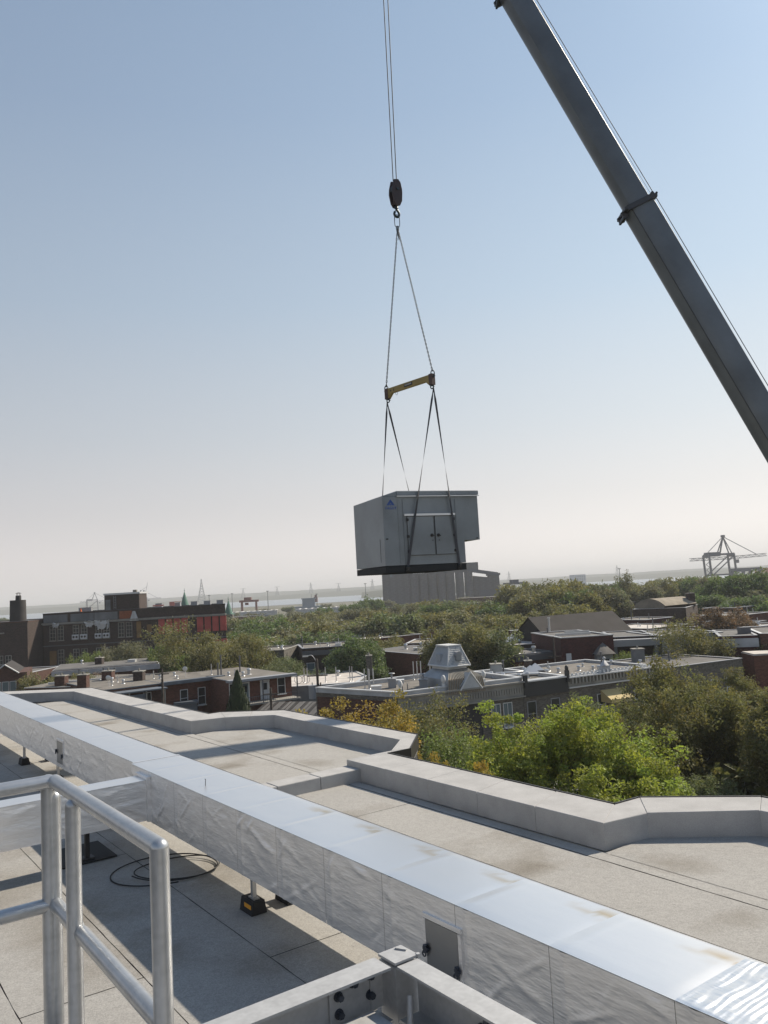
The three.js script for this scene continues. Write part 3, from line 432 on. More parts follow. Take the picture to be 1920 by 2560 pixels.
// ---------- buildings ----------
function building(name, label, cat, pts, h, o = {}) {
  const cx = pts.reduce((s, p) => s + p[0], 0) / pts.length, cz = pts.reduce((s, p) => s + p[1], 0) / pts.length;
  let q = pts.map(([x, z]) => [x - cx, z - cz]), A = 0; q.forEach(([x, z], i) => { const [X, Z] = q[(i + 1) % q.length]; A += x * Z - X * z; });
  const b = thing(name, label, cat, [cx, 0, cz], 0, o.group), sg = A > 0 ? 1 : -1, up = o.up ?? .35;
  b.edges = q.map((p, i) => { const r = q[(i + 1) % q.length], l = Math.hypot(r[0] - p[0], r[1] - p[1]), e = [(r[0] - p[0]) / l, (r[1] - p[1]) / l]; return { p, e, l, n: [e[1] * sg, -e[0] * sg] }; });
  mesh('wall', prism(q, 0, h - .2), o.wall ?? K.redBrick, b);
  mesh('roof', prism(q.map(([x, z]) => [x * .99, z * .99]), h - .2, h - .12), o.roof ?? K.gravel, b);
  b.edges.forEach((e, i) => {
    if (o.noParapet?.includes(i)) return;
    const a = e.p, z = [a[0] + e.e[0] * e.l, a[1] + e.e[1] * e.l], u = h + up - .35, ins = (p, s) => [p[0] + e.n[0] * s, p[1] + e.n[1] * s];
    mesh('parapet', prism([ins(a, 0), ins(z, 0), ins(z, -.28), ins(a, -.28)], h - .21, u + (i % 2) * .004), o.parapet ?? o.wall ?? K.redBrick, b);
    mesh('coping', prism([ins([a[0] - e.e[0] * .05, a[1] - e.e[1] * .05], .06), ins([z[0] + e.e[0] * .05, z[1] + e.e[1] * .05], .06), ins(z, -.34), ins(a, -.34)], u + .004, u + (o.cop ?? .07) + (i % 2) * .005), o.coping ?? K.coping, b);
  });
  b.h = h; return b;
}
function onWall(b, i, s, y, g, out = 0) { const e = b.edges[i], a = Math.atan2(e.n[0], e.n[1]); return g.rotateY(a).translate(e.p[0] + e.e[0] * s + e.n[0] * out, y, e.p[1] + e.e[1] * s + e.n[1] * out); }
function windowOn(b, i, s, y, w, h, o = {}) {       // y: sill height; s: distance of its middle along the wall
  const { cols = 1, rows = 2, frame = K.trimWhite, glass = K.pane, sill = true, t = .07, name = 'window' } = o, fs = [];
  fs.push(box(w, t, .08, 0, h - t / 2, .03), box(w, t, .08, 0, t / 2, .03), box(t, h - 2 * t, .08, -w / 2 + t / 2, h / 2, .03), box(t, h - 2 * t, .08, w / 2 - t / 2, h / 2, .03));
  for (let k = 1; k < cols; k++) fs.push(box(t * .75, h - 2 * t, .06, -w / 2 + w * k / cols, h / 2, .03));
  for (let k = 1; k < rows; k++) fs.push(box(w - 2 * t, t * .75, .055, 0, h * k / rows, .03));
  if (sill) fs.push(box(w + .2, .12, .2, 0, -.062, .07));
  const f = mesh(name, fs.map((g) => onWall(b, i, s, y, g)), frame, b); mesh('pane', onWall(b, i, s, y, box(w - t, h - t, .03, 0, h / 2, .0)), glass, f); return f;
}
function doorOn(b, i, s, y, w, h, m = K.whiteWall) {
  const d = mesh('door', onWall(b, i, s, y, box(w, h, .08, 0, h / 2, .02)), m, b); mesh('door_frame', [box(.12, h + .1, .12, -w / 2 - .06, h / 2, .03), box(.12, h + .1, .12, w / 2 + .06, h / 2, .03), box(w + .3, .14, .14, 0, h + .1, .03)].map((g) => onWall(b, i, s, y, g)), K.trimWhite, d);
  mesh('door_pane', onWall(b, i, s, y, box(w * .6, h * .38, .03, 0, h * .72, .05)), K.pane, d); return d;
}
function panelOn(b, name, i, s, y, w, h, m, d = .1) { return mesh(name, onWall(b, i, s, y, box(w, h, d, 0, h / 2, d / 2 - .02)), m, b); }
const roofBits = {
  vent: (b, x, z, s = 1) => mesh('roof_vent', [cyl(.16 * s, .16 * s, .5 * s, x, b.h - .13, z, 10), cyl(.26 * s, .20 * s, .16 * s, x, b.h - .13 + .48 * s, z, 10), cyl(.30 * s, .26 * s, .04, x, b.h - .12, z, 10)], K.tin, b),
  pipe: (b, x, z, h = 1.2) => mesh('vent_pipe', [cyl(.06, .06, h, x, b.h - .13, z, 8), cyl(.13, .08, .06, x, b.h - .12, z, 8)], K.tin, b),
  stack: (b, x, z, h = 1.6) => mesh('black_stack', [cyl(.10, .10, h, x, b.h - .13, z, 8), cyl(.16, .16, .08, x, b.h - .1 + h, z, 8)], K.copingDark, b),
  chimney: (b, x, z, h = 1.6, w = .8, m = K.redBrick) => { const c = mesh('chimney', box(w, h, w, x, b.h - .13 + h / 2, z), m, b); mesh('chimney_cap', [box(w + .14, .1, w + .14, x, b.h - .13 + h + .05, z), cyl(.13, .11, .3, x, b.h - .03 + h, z, 8)], K.trimStone, c); return c; },
  hatch: (b, x, z, w = .9) => mesh('roof_hatch', [box(w, .35, w, x, b.h + .06, z), box(w + .1, .06, w + .1, x, b.h + .27, z)], K.coping, b),
  sky: (b, x, z, w = 1.6) => { const y = b.h - .1, r = w / 2; const k = mesh('skylight_kerb', box(w, .35, w, x, y + .17, z), K.copingDark, b); mesh('skylight_glass', faces([[0, 1], [1, 2], [2, 3], [3, 0]].map(([i, j]) => { const c = [[-r, -r], [-r, r], [r, r], [r, -r]]; return [[x + c[i][0], y + .35, z + c[i][1]], [x + c[j][0], y + .35, z + c[j][1]], [x, y + .35 + w * .45, z]]; })), K.tin, k); },
  dish: (b, x, z) => mesh('satellite_dish', [cyl(.03, .03, 1.1, x, b.h - .13, z, 6), new THREE.SphereGeometry(.42, 14, 6, 0, Math.PI * 2, 0, .9).rotateX(1.9).translate(x, b.h + 1.0, z - .1)], K.trimWhite, b),
};
function litter(b, seed, n, rx, rz) { const r = rng(seed); for (let i = 0; i < n; i++) { const x = (r() - .5) * rx, z = (r() - .5) * rz, k = r(); k < .5 ? roofBits.vent(b, x, z, .55 + r() * .4) : k < .75 ? roofBits.pipe(b, x, z, .7 + r()) : k < .9 ? roofBits.stack(b, x, z, .9 + r()) : roofBits.hatch(b, x, z); } }
// rectangle from its front edge (left, right) and depth
const rect = (L, Rt, d) => { const x = Rt[0] - L[0], z = Rt[1] - L[1], l = Math.hypot(x, z), n = [z / l * 1, -x / l]; const s = n[1] < 0 ? 1 : -1; return [L, Rt, [Rt[0] + n[0] * d * s, Rt[1] + n[1] * d * s], [L[0] + n[0] * d * s, L[1] + n[1] * d * s]]; };

// turret house and its neighbours: stone fronts along the street
{
  const d = [.894, -.447], O = [.4, -76], F = (l) => [O[0] + d[0] * l, O[1] + d[1] * l], n = [-.447, -.894], back = (p, k) => [p[0] + n[0] * k, p[1] + n[1] * k];
  const frieze = (b, l, y0, y1, m, name) => { const f = mesh(name, onWall(b, 0, l / 2, y0, box(l + .1, y1 - y0, .22, 0, (y1 - y0) / 2, .06)), m, b); return f; };
  // 1 turret house
  const A = F(0), B = F(14.1), h1 = building('turret_house', 'grey stone row house with slate mansard turret and rusty ribbed skirt', 'house', [A, B, back(B, 12), [4.2, -91.4], [-8, -83.4]], 9, { wall: K.greyStone, parapet: K.whiteWall, coping: K.coping, roof: K.gravel, up: .55, cop: .12 });
  // brick gable side of the corner house
  mesh('side_wall', (() => { const e = h1.edges[4]; return onWall(h1, 4, e.l / 2, 0, box(e.l - .5, 8.4, .1, 0, 4.2, .04)); })(), K.brownBrick, h1);
  const fz = frieze(h1, 14.1, 7.5, 8.75, K.trimStone, 'cornice'); mesh('cornice_moulding', [onWall(h1, 0, 7.05, 8.76, box(14.4, .16, .5, 0, .08, .2)), onWall(h1, 0, 7.05, 7.35, box(14.3, .14, .34, 0, .07, .14)), ...Array.from({ length: 46 }, (_, k) => onWall(h1, 0, .2 + k * .305, 7.8, box(.16, .5, .12, 0, .25, .2)))], K.trimStone, fz);
  const urn = (b, l, s = 1) => mesh('roof_finial', [[.30, .5, 0], [.20, .16, .5]].map(([w, hh, y]) => onWall(b, 0, l, 9.1 + y, box(w * s, hh * s, w * s, 0, hh / 2, -.15))).concat([onWall(b, 0, l, 9.7, new THREE.SphereGeometry(.26 * s, 12, 10).scale(1, 1.7, 1).translate(0, .3, -.15))]), K.trimWhite, b);
  urn(h1, .3, .85); urn(h1, 5.0, .85); urn(h1, 9.6, .85);
  // turret: base skirt bulging out, band, then flared mansard with flat top
  const tc = h1.edges[0], T0 = (l, k) => [tc.p[0] + tc.e[0] * l - tc.n[0] * k, tc.p[1] + tc.e[1] * l - tc.n[1] * k];
  const ring = (l0, l1, k0, k1, y) => [[l0, k0], [l1, k0], [l1, k1], [l0, k1]].map(([l, k]) => { const p = T0(l, k); return [p[0], y, p[1]]; });
  const r0 = ring(5.2, 9.45, -.30, 5.6, 8.5), r1 = ring(5.4, 9.25, -.12, 5.4, 9.85), r2 = ring(6.3, 8.35, 1.2, 4.5, 10.65), r3 = ring(6.3, 8.35, 1.2, 4.5, 10.88), r4 = ring(6.05, 8.65, .95, 4.8, 10.98), r5 = ring(6.7, 8.05, 1.65, 4.0, 12.85);
  const band = (a, b, i) => [a[i], b[i], b[(i + 1) % 4], a[(i + 1) % 4]];
  const skirt = mesh('turret_skirt', faces([1, 2, 3].flatMap((i) => [band(r0, r1, i), band(r1, r2, i)])), K.oldTin, h1); mesh('turret_skirt', faces([band(r0, r1, 0), band(r1, r2, 0)]), K.rustTin, h1);
  mesh('turret_flashing', faces([1, 2, 3].map((i) => band(r0, ring(5.28, 9.37, -.22, 5.5, 9.1), i)).map((f) => f.map(([x, y, z]) => [x * 1.004, y, z * 1.004]))), K.copingGrey, h1);
  const lerp = (a, b, t) => a.map((v, k) => v + (b[k] - v) * t), ribs = []; for (let k = 0; k <= 20; k++) { const t = k / 20, o = (p) => V(p[0] + tc.n[0] * .02, p[1] + .02, p[2] + tc.n[1] * .02); ribs.push(bar(o(lerp(r0[0], r0[1], t)), o(lerp(r1[0], r1[1], t)), .055, .05, 5), bar(o(lerp(r1[0], r1[1], t)), o(lerp(r2[0], r2[1], t)), .05, .045, 5)); }
  mesh('skirt_ribs', ribs, K.trimStone, h1);
  mesh('turret_neck', faces([0, 1, 2, 3].map((i) => band(r2, r3, i))), K.trimWhite, h1);
  mesh('mansard', faces([0, 1, 2, 3].map((i) => band(r4, r5, i)).concat([[...r4].reverse()])), K.slateBlue, h1);
  // slates of the front slope one by one
  for (let j = 0; j < 11; j++) for (let i = 0; i < 9; i++) { const t0 = j / 11, t1 = (j + 1.12) / 11, s = (i + (j & 1) * .5) / 9.5, e = Math.min(1, s + 1 / 9.5 - .008), P = (u, t, k) => { const p = lerp(lerp(r4[0], r4[1], u), lerp(r5[0], r5[1], u), Math.min(1, t)); return [p[0] + tc.n[0] * k, p[1] + k * .3, p[2] + tc.n[1] * k]; }; mesh('slate', faces([[P(s, t0, .05), P(e, t0, .05), P(e, t1, .012), P(s, t1, .012)], [P(s, t0, .0), P(e, t0, .0), P(e, t0, .05), P(s, t0, .05)]]), (i * 7 + j * 3) % 5 ? K.slateLight : K.slateBlue, h1); }
  mesh('mansard_hip', [0, 1, 2, 3].map((i) => bar(V(...r4[i]), V(...r5[i]), .09, .08, 6)).concat([0, 1, 2, 3].map((i) => bar(V(...r4[i]), V(...r4[(i + 1) % 4]), .1, .1, 6))), K.trimWhite, h1);
  mesh('turret_top', prism(ring(6.6, 8.15, 1.6, 4.05, 0).map((p) => [p[0], p[2]]), 12.86, 13.0), K.slateLight, h1);
  const dm = (i, l, k) => { const p = T0(l, k); return p; };
  { const p = T0(7.4, 1.25), q = mesh('dormer', [box(.6, .5, .6, 0, 0, 0).rotateY(Math.atan2(tc.n[0], tc.n[1])).translate(p[0], 11.75, p[1])], K.oldTin, h1); mesh('dormer_hood', [new THREE.CylinderGeometry(.36, .36, .66, 10, 1, false, -Math.PI / 2, Math.PI).rotateX(-Math.PI / 2).rotateY(Math.atan2(tc.n[0], tc.n[1])).translate(p[0], 12.02, p[1])], K.copingGrey, q); const p2 = T0(6.45, 2.9); mesh('dormer', [box(.6, .75, .8).rotateY(Math.atan2(tc.n[0], tc.n[1])).translate(p2[0], 11.75, p2[1])], K.slateBlue, h1); }
  { const a = T0(6.5, -.42), c = T0(9.0, -.42), m = T0(7.75, -.42), bk = T0(7.75, 1.4); mesh('pediment', faces([[[a[0], 8.75, a[1]], [c[0], 8.75, c[1]], [m[0], 10.4, m[1]]], [[a[0], 9.1, a[1]], [m[0], 10.4, m[1]], [bk[0], 10.4, bk[1]]], [[c[0], 9.1, c[1]], [bk[0], 10.4, bk[1]], [m[0], 10.4, m[1]]]]), K.slateLight, h1); mesh('pediment_trim', [bar(V(a[0], 8.77, a[1]), V(m[0], 10.44, m[1]), .09, .09, 6), bar(V(c[0], 8.77, c[1]), V(m[0], 10.44, m[1]), .09, .09, 6)], K.trimWhite, h1); }
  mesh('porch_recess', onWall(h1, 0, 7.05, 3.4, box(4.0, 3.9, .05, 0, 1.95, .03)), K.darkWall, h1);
  for (const s of [1.3, 3.1]) windowOn(h1, 0, s, 4.4, 1.2, 2.4, { cols: 2 }); for (const s of [10.7, 12.1]) windowOn(h1, 0, s, 4.6, 1.1, 2.4, { cols: 2, rows: 1, glass: K.paneLight }); for (const s of [1.4, 3.2, 10.8, 12.2]) windowOn(h1, 0, s, 1, 1.2, 2.2);
  for (const [x, z] of [[-3.6, 2.2], [-.5, 4.4]]) mesh('roof_vent_box', [box(.8, .9, .8, x, 9.3, z), box(.95, .08, .95, x, 9.78, z), cyl(.1, .1, .6, x, 9.8, z, 8), cyl(.35, .30, .06, x, 10.3, z, 8)], K.copingGrey, h1);
  for (const [x, z] of [[-6.4, 1.8], [-6.0, 1.6], [-5.5, 1.9], [-5.9, 2.3], [-1.2, -3.6], [-.8, -3.7], [-.4, -3.6], [.6, -3.4]]) roofBits.pipe(h1, x, z, 2); roofBits.hatch(h1, -5.2, 3.1, 1); roofBits.hatch(h1, -2.8, -1, .9);
  mesh('roof_ladder', [tube([[-2.6, 8.2, 5.3], [-2.6, 9.5, 5.1], [-2.6, 9.5, 4.4], [-2.6, 9, 4.3]].map((p) => V(...p)), .04), tube([[-2.1, 8.2, 5.5], [-2.1, 9.5, 5.3], [-2.1, 9.5, 4.6], [-2.1, 9, 4.5]].map((p) => V(...p)), .04)], K.copingDark, h1);
  // 2 black-corniced house
  const C = F(19.7), h2 = building('black_corniced_house', 'stone row house with a broad plain black cornice', 'house', [F(14.14), C, back(C, 12), back(F(14.14), 12)], 8.7, { wall: K.greyStone, parapet: K.trimWhite, roof: K.gravel, up: .5, cop: .1 });
  mesh('cornice', onWall(h2, 0, 2.78, 7.3, box(5.7, 1.45, .3, 0, .72, .13)), K.blackCornice, h2); mesh('cornice_cap', onWall(h2, 0, 2.78, 8.78, box(5.8, .14, .5, 0, .07, .2)), K.coping, h2); mesh('corner_block', [0.12, 5.45].map((s) => onWall(h2, 0, s, 8.3, box(.34, 1.2, .4, 0, .6, .3))).concat([onWall(h2, 0, 5.45, 9.5, new THREE.SphereGeometry(.2, 10, 8).scale(1, 1.6, 1).translate(0, .2, .3))]), K.blackCornice, h2);
  for (const [s, m] of [[.9, K.pane], [3.9, K.pane]]) windowOn(h2, 0, s, 4.3, 1.15, 2.5, { cols: 1, glass: m, frame: K.copingGrey }); for (const s of [.9, 3.9]) windowOn(h2, 0, s, 1, 1.2, 2.2);
  roofBits.chimney(h2, -1.2, -2.8, 1.2, 1.2, K.oldTin); roofBits.sky(h2, 2.3, -.6, 1.7); for (const [x, z] of [[-1, 1.2], [.6, 2.2], [1.6, 1.5], [-2, -1], [2, -3]]) roofBits.vent(h2, x, z, 1); roofBits.stack(h2, -.2, -4, 1.4);
  for (const q of [[[-2.4, 8.9, 2.5], [0, 9.0, 1.6], [2.8, 8.95, 1.3]], [[-1.4, 8.9, -1.6], [.4, 9, -.6], [2.6, 8.95, -2]]]) mesh('roof_duct', tube(q, .13, 8), K.coping, h2);
  // 3 bracketed cornice house
  const E = F(32), h3 = building('bracket_corniced_house', 'long stone row house with bright bracketed white cornice and yellow awning', 'house', [F(19.74), E, back(E, 11.5), back(F(19.74), 11.5)], 8.7, { wall: K.greyStone, parapet: K.whiteWall, roof: K.gravel, up: .45, cop: .1 });
  const c3 = mesh('cornice', onWall(h3, 0, 6.1, 7.7, box(12.3, .9, .34, 0, .45, .15)), K.trimStone, h3); mesh('cornice_moulding', [onWall(h3, 0, 6.1, 8.66, box(12.4, .12, .7, 0, .06, .3)), onWall(h3, 0, 6.1, 7.6, box(12.3, .12, .5, 0, .06, .2))], K.coping, c3);
  for (let k = 0; k < 26; k++) mesh('bracket', onWall(h3, 0, .35 + k * .464, 8.06, box(.2, .58, .52, 0, .29, .3)), K.trimStone, h3);
  for (let k = 0; k < 22; k++) mesh('crest_knob', onWall(h3, 0, .5 + k * .53, 8.82, box(.2, .3, .2, 0, .15, .3)), K.trimWhite, h3);
  mesh('gable_crest', [onWall(h3, 0, 5.1, 8.8, box(1.3, .7, .3, 0, .35, .12)), onWall(h3, 0, 5.1, 9.5, new THREE.ConeGeometry(.5, .7, 4).rotateY(Math.PI / 4).translate(0, .35, .12)), onWall(h3, 0, 5.1, 10.1, new THREE.SphereGeometry(.17, 10, 8).translate(0, .15, .12))], K.whiteWall, h3);
  const aw = mesh('awning', faces([[[-1.6, 1.35, .1], [1.6, 1.35, .1], [1.6, .5, 1.7], [-1.6, .5, 1.7]], [[-1.6, .5, 1.7], [1.6, .5, 1.7], [1.6, .15, 1.72], [-1.6, .15, 1.72]], [[-1.6, 1.35, .1], [-1.6, .5, 1.7], [-1.6, .15, 1.7], [-1.6, .15, .1]], [[1.6, 1.35, .1], [1.6, .15, .1], [1.6, .15, 1.7], [1.6, .5, 1.7]]]), M([.50, .40, .19], .8), h3); onWall(h3, 0, 5.9, 5.6, aw.geometry);
  for (const s of [1.5, 4.4, 7.4, 9.6, 11.3]) { windowOn(h3, 0, s, 4.3, 1.1, 2.3, { cols: 1 }); windowOn(h3, 0, s, 1, 1.1, 2.2); }
  roofBits.sky(h3, -4.9, 1.2, 1.7); roofBits.chimney(h3, -5.2, -1.8, 1.1, .8, K.darkBrick); for (const [x, z] of [[-4, 3], [-2.5, 2], [-3.2, 0], [0, 1], [2, 2], [4.8, -3]]) roofBits.vent(h3, x, z, .9); litter(h3, 5, 4, 8, 5);
  // 4 plain end of the row
  const G = F(46), h4 = building('plain_row_house', 'plain grey-roofed end of the stone row behind the olive crowns', 'house', [F(32.04), G, back(G, 11), back(F(32.04), 11)], 8.4, { wall: K.greyStone, coping: K.copingGrey, roof: K.greyFelt, up: .3 });
  roofBits.chimney(h4, -2.4, -2.2, 1.5, 1.3, K.greyWall); litter(h4, 8, 3, 9, 6); for (const s of [1.5, 4, 6.5, 9, 11.5]) windowOn(h4, 0, s, 4.2, 1.1, 2.2);
}

// brick school far left, half stripped for repair
{
  const z = -160, X0 = -82, X1 = -32.6, s = building('brick_school', 'long dark brick school with red boarded windows and torn parapet', 'school', [[-68.9, z], [X1, z], [X1 - 4.4, z - 20], [-68.9, z - 20]], 17.7, { wall: K.darkBrick, roof: K.greyFelt, coping: K.copingDark, up: .35, parapet: K.darkBrick });
  const l = X1 + 68.9, at = (px) => (px - 72) / 488 * l;       // position along the front
  const ledge = mesh('stone_ledge', onWall(s, 0, l / 2, 15.55, box(l + .3, .28, .5, 0, .14, .2)), K.trimStone, s); mesh('ledge_drip', onWall(s, 0, l / 2, 15.42, box(l, .1, .3, 0, .05, .1)), K.copingGrey, ledge);
  // stripped parapet: grey membrane, bare orange brick, torn sheets
  for (const [a, b, m, nm] of [[74, 138, K.greyMembrane, 'bare_membrane'], [146, 208, K.greyMembrane, 'bare_membrane'], [210, 272, K.greyWall, 'patched_brick'], [277, 310, K.orangeBrick, 'bare_brick']]) mesh(nm, onWall(s, 0, (at(a) + at(b)) / 2, 15.9, box(at(b) - at(a), 1.5, .1, 0, .75, .04)), m, s);
  const torn = (px, w, h, sd) => { const r = rng(sd); mesh('torn_sheet', onWall(s, 0, at(px), 15.0, sheet(7, 6, (a, b) => [(a - .5) * w * (1 - .45 * b) + (r() - .5) * .2, .8 - b * h + (r() - .5) * .35, .45 + (r() - .5) * .4])), K.tarp, s); };
  torn(108, 1.6, .9, 1); torn(198, 2.2, 1.1, 2); torn(230, 2.6, 1.7, 3); torn(218, 1.5, 1, 4); torn(248, .5, 1.6, 5); mesh('hanging_sheet', onWall(s, 0, at(317), 15.6, sheet(6, 6, (a, b) => [(a - .5) * (.5 + b * 1.3), 1.7 - b * 1.9, .35 + .12 * Math.sin(a * 12)])), K.tarp, s);
  const win = (px, y, h, o) => windowOn(s, 0, at(px), y, 1.22, h, { rows: 4, cols: 2, frame: K.trimStone, t: .1, ...o });
  for (const [p, q, ac] of [[98, 119, 0], [160, 182, 1], [221, 242, 1], [281, 302, 0]]) for (const c of [p, q]) { const w = win(c, 12.3, 2.9, {}); if (ac) { mesh('air_unit', [onWall(s, 0, at(c), 12.35, box(1.3, .95, .5, 0, .48, .3))], K.airUnit, w); mesh('fan_grille', [-.3, .3].map((k) => onWall(s, 0, at(c), 12.35, new THREE.CylinderGeometry(.22, .22, .06, 12).rotateX(Math.PI / 2).translate(k, .5, .57))), K.black, w); } }
  for (const [p, board] of [[98, 1], [119, 0], [160, 0], [182, 0], [221, 0], [242, 0], [281, 0], [302, 0]]) board ? panelOn(s, 'plywood_board', 0, at(p), 7.6, 1.35, 2.7, K.plywood) : win(p, 7.6, 2.9, {});
  for (const p of [98, 119, 160, 182, 221, 242, 281, 302]) win(p, 3, 2.8, {});
  panelOn(s, 'plywood_board', 0, at(328), 12, .9, 3.2, K.plywood); panelOn(s, 'plywood_board', 0, at(356), 12.9, .95, 1.6, K.plywood); mesh('board_sill', onWall(s, 0, at(356), 12.6, box(1.2, .14, .3, 0, .07, .1)), K.trimStone, s);
  for (const y of [12.5, 8.1, 3.7]) for (let k = 0; k < 9; k++) if (k !== 4) panelOn(s, 'red_board', 0, at(389) + k * 1.53, y, 1.22, y > 12 ? 2.9 : 2.8, K.redPanel, .16);
  mesh('string_course', [onWall(s, 0, l / 2, 11.2, box(l, .2, .14, 0, .1, .05)), onWall(s, 0, l / 2, 6.9, box(l, .2, .14, 0, .1, .05))], K.copingDark, s);
  // roof things
  const ph = mesh('penthouse', box(7.0, 3.3, 5, -1.6, 19.1, 6.5), K.darkBrick, s); mesh('penthouse_cap', box(7.3, .35, 5.3, -1.6, 20.9, 6.5), K.coping, ph); mesh('penthouse_door', box(1, 2.2, .1, -4.4, 18.7, 9.02), K.greyWall, ph); mesh('penthouse_ladder', [box(.06, 2.6, .06, -3.2, 19.2, 9.05), box(.06, 2.6, .06, -2.8, 19.2, 9.05), ...[0, 1, 2, 3, 4].map((i) => box(.4, .05, .06, -3, 18.2 + i * .5, 9.05))], K.copingGrey, ph); mesh('flue', box(.7, .5, .7, .3, 21.3, 6.5), K.greyStone, ph);
  for (const [x, zz] of [[-9, 7], [-11, 5], [5, 6], [9, 7], [12, 5], [15, 6.5], [17.5, 6]]) mesh('roof_unit', [box(1.3, .7, 1, x, 18.1, zz), box(1.4, .08, 1.1, x, 18.5, zz)], K.copingGrey, s);
  mesh('safety_barrier', [box(2.2, .3, .06, 5.5, 18.1, 8.4), box(1.0, .8, .06, 8.2, 18.3, 8.2), box(1.4, .1, .08, 9.4, 18.7, 8.2)], M([.5, .22, .19], .8), s); mesh('traffic_cone', [cyl(.25, .04, .8, -10, 17.6, 8.6, 10), box(.5, .05, .5, -10, 17.62, 8.6)], M([.65, .14, .03], .8), s);
  const w = building('school_wing', 'front wing of the brick school with the round smoke stack', 'school', [[-86, z + 6], [-69.3, z + 6], [-69.3, z - 14], [-86, z - 14]], 16.6, { wall: K.darkBrick, roof: K.greyFelt, coping: K.copingDark, parapet: K.brownBrick });
  mesh('stone_ledge', onWall(w, 0, 6, 14.4, box(12.5, .25, .4, 0, .12, .15)), K.trimStone, w);
  for (const y of [8.6, 5.0]) for (const x of [9.5, 11.4, 13]) windowOn(w, 0, x, y, 1.25, 1.7, { rows: 2, cols: 2, frame: K.trimStone, t: .12 });
  const ch = mesh('smoke_stack', cyl(1.55, 1.45, 4.4, 5.2, 16.3, 7, 18), K.darkWall, w); mesh('stack_top', [cyl(.55, .5, 1.0, 5.3, 20.6, 7, 12), ...[0, 1, 2, 3].map((i) => cyl(.04, .04, .5, 5.3 + .35 * Math.cos(i * 1.57), 21.5, 7 + .35 * Math.sin(i * 1.57), 5)), cyl(.65, .12, .18, 5.3, 22.0, 7, 12)], K.darkWall, ch);
}
// low building with a broad white fascia in front of the school
{
  const b = building('white_fascia_hall', 'low brick hall with a broad white roof fascia in front of the school', 'hall', rect([-52, -124], [-37.2, -128.5], 12), 9.5, { wall: K.brownBrick, roof: K.greyFelt, coping: K.coping, up: .1 });
  mesh('fascia', onWall(b, 0, 7.7, 8.35, box(15.8, .8, .3, 0, .4, .2)), K.whiteWall, b); mesh('fascia_end', onWall(b, 1, 6, 8.35, box(12, .8, .3, 0, .4, .2)), K.whiteWall, b); roofBits.chimney(b, -1, 1, 1.0, 1.1, K.darkBrick); roofBits.hatch(b, 4, 0, 1.2); roofBits.vent(b, -5, -2, 1); windowOn(b, 0, 3, 4, 1.2, 1.8); windowOn(b, 0, 8, 4, 1.2, 1.8); windowOn(b, 0, 12, 4, 1.2, 1.8);
  const c = building('low_flat_annex', 'low flat annex with white roof edge beside the gabled house', 'annex', rect([-74, -127], [-57, -126], 12), 8.9, { wall: K.brownBrick, roof: K.greyFelt, coping: K.coping }); roofBits.hatch(c, 3, 2, .9); roofBits.pipe(c, 0, 0);
}
// gabled brick house at the left edge
{
  const b = thing('gabled_house', 'small dark brick house with pale-edged gable and triple window', 'house', [-53.6, 0, -112], .35), w = 2.8;
  mesh('wall', prism([[-w, 0], [w, 0], [w, -10], [-w, -10]], 0, 10.2), K.brownBrick, b); mesh('gable', faces([[[-1.6, 10.18, .02], [1.6, 10.18, .02], [0, 11.3, .02]]]), K.brownBrick, b);
  mesh('roof', faces([[[-1.8, 10.15, .3], [0, 11.45, .3], [0, 11.45, -10], [-1.8, 10.15, -10]], [[1.8, 10.15, .3], [1.8, 10.15, -10], [0, 11.45, -10], [0, 11.45, .3]]]), K.shingle, b); mesh('gable_trim', [bar(V(-1.8, 10.15, .32), V(0, 11.42, .32), .1, .1, 5), bar(V(1.8, 10.15, .32), V(0, 11.42, .32), .1, .1, 5)], K.coping, b);
  b.edges = [{ p: [-w, 0], e: [1, 0], l: 2 * w, n: [0, 1] }]; for (const s of [1.9, 2.85, 3.8]) windowOn(b, 0, s, 7.6, .85, 1.5, { cols: 1, rows: 1, glass: K.paneLight }); for (const s of [1.4, 3.8]) windowOn(b, 0, s, 2, 1.1, 1.9);
}
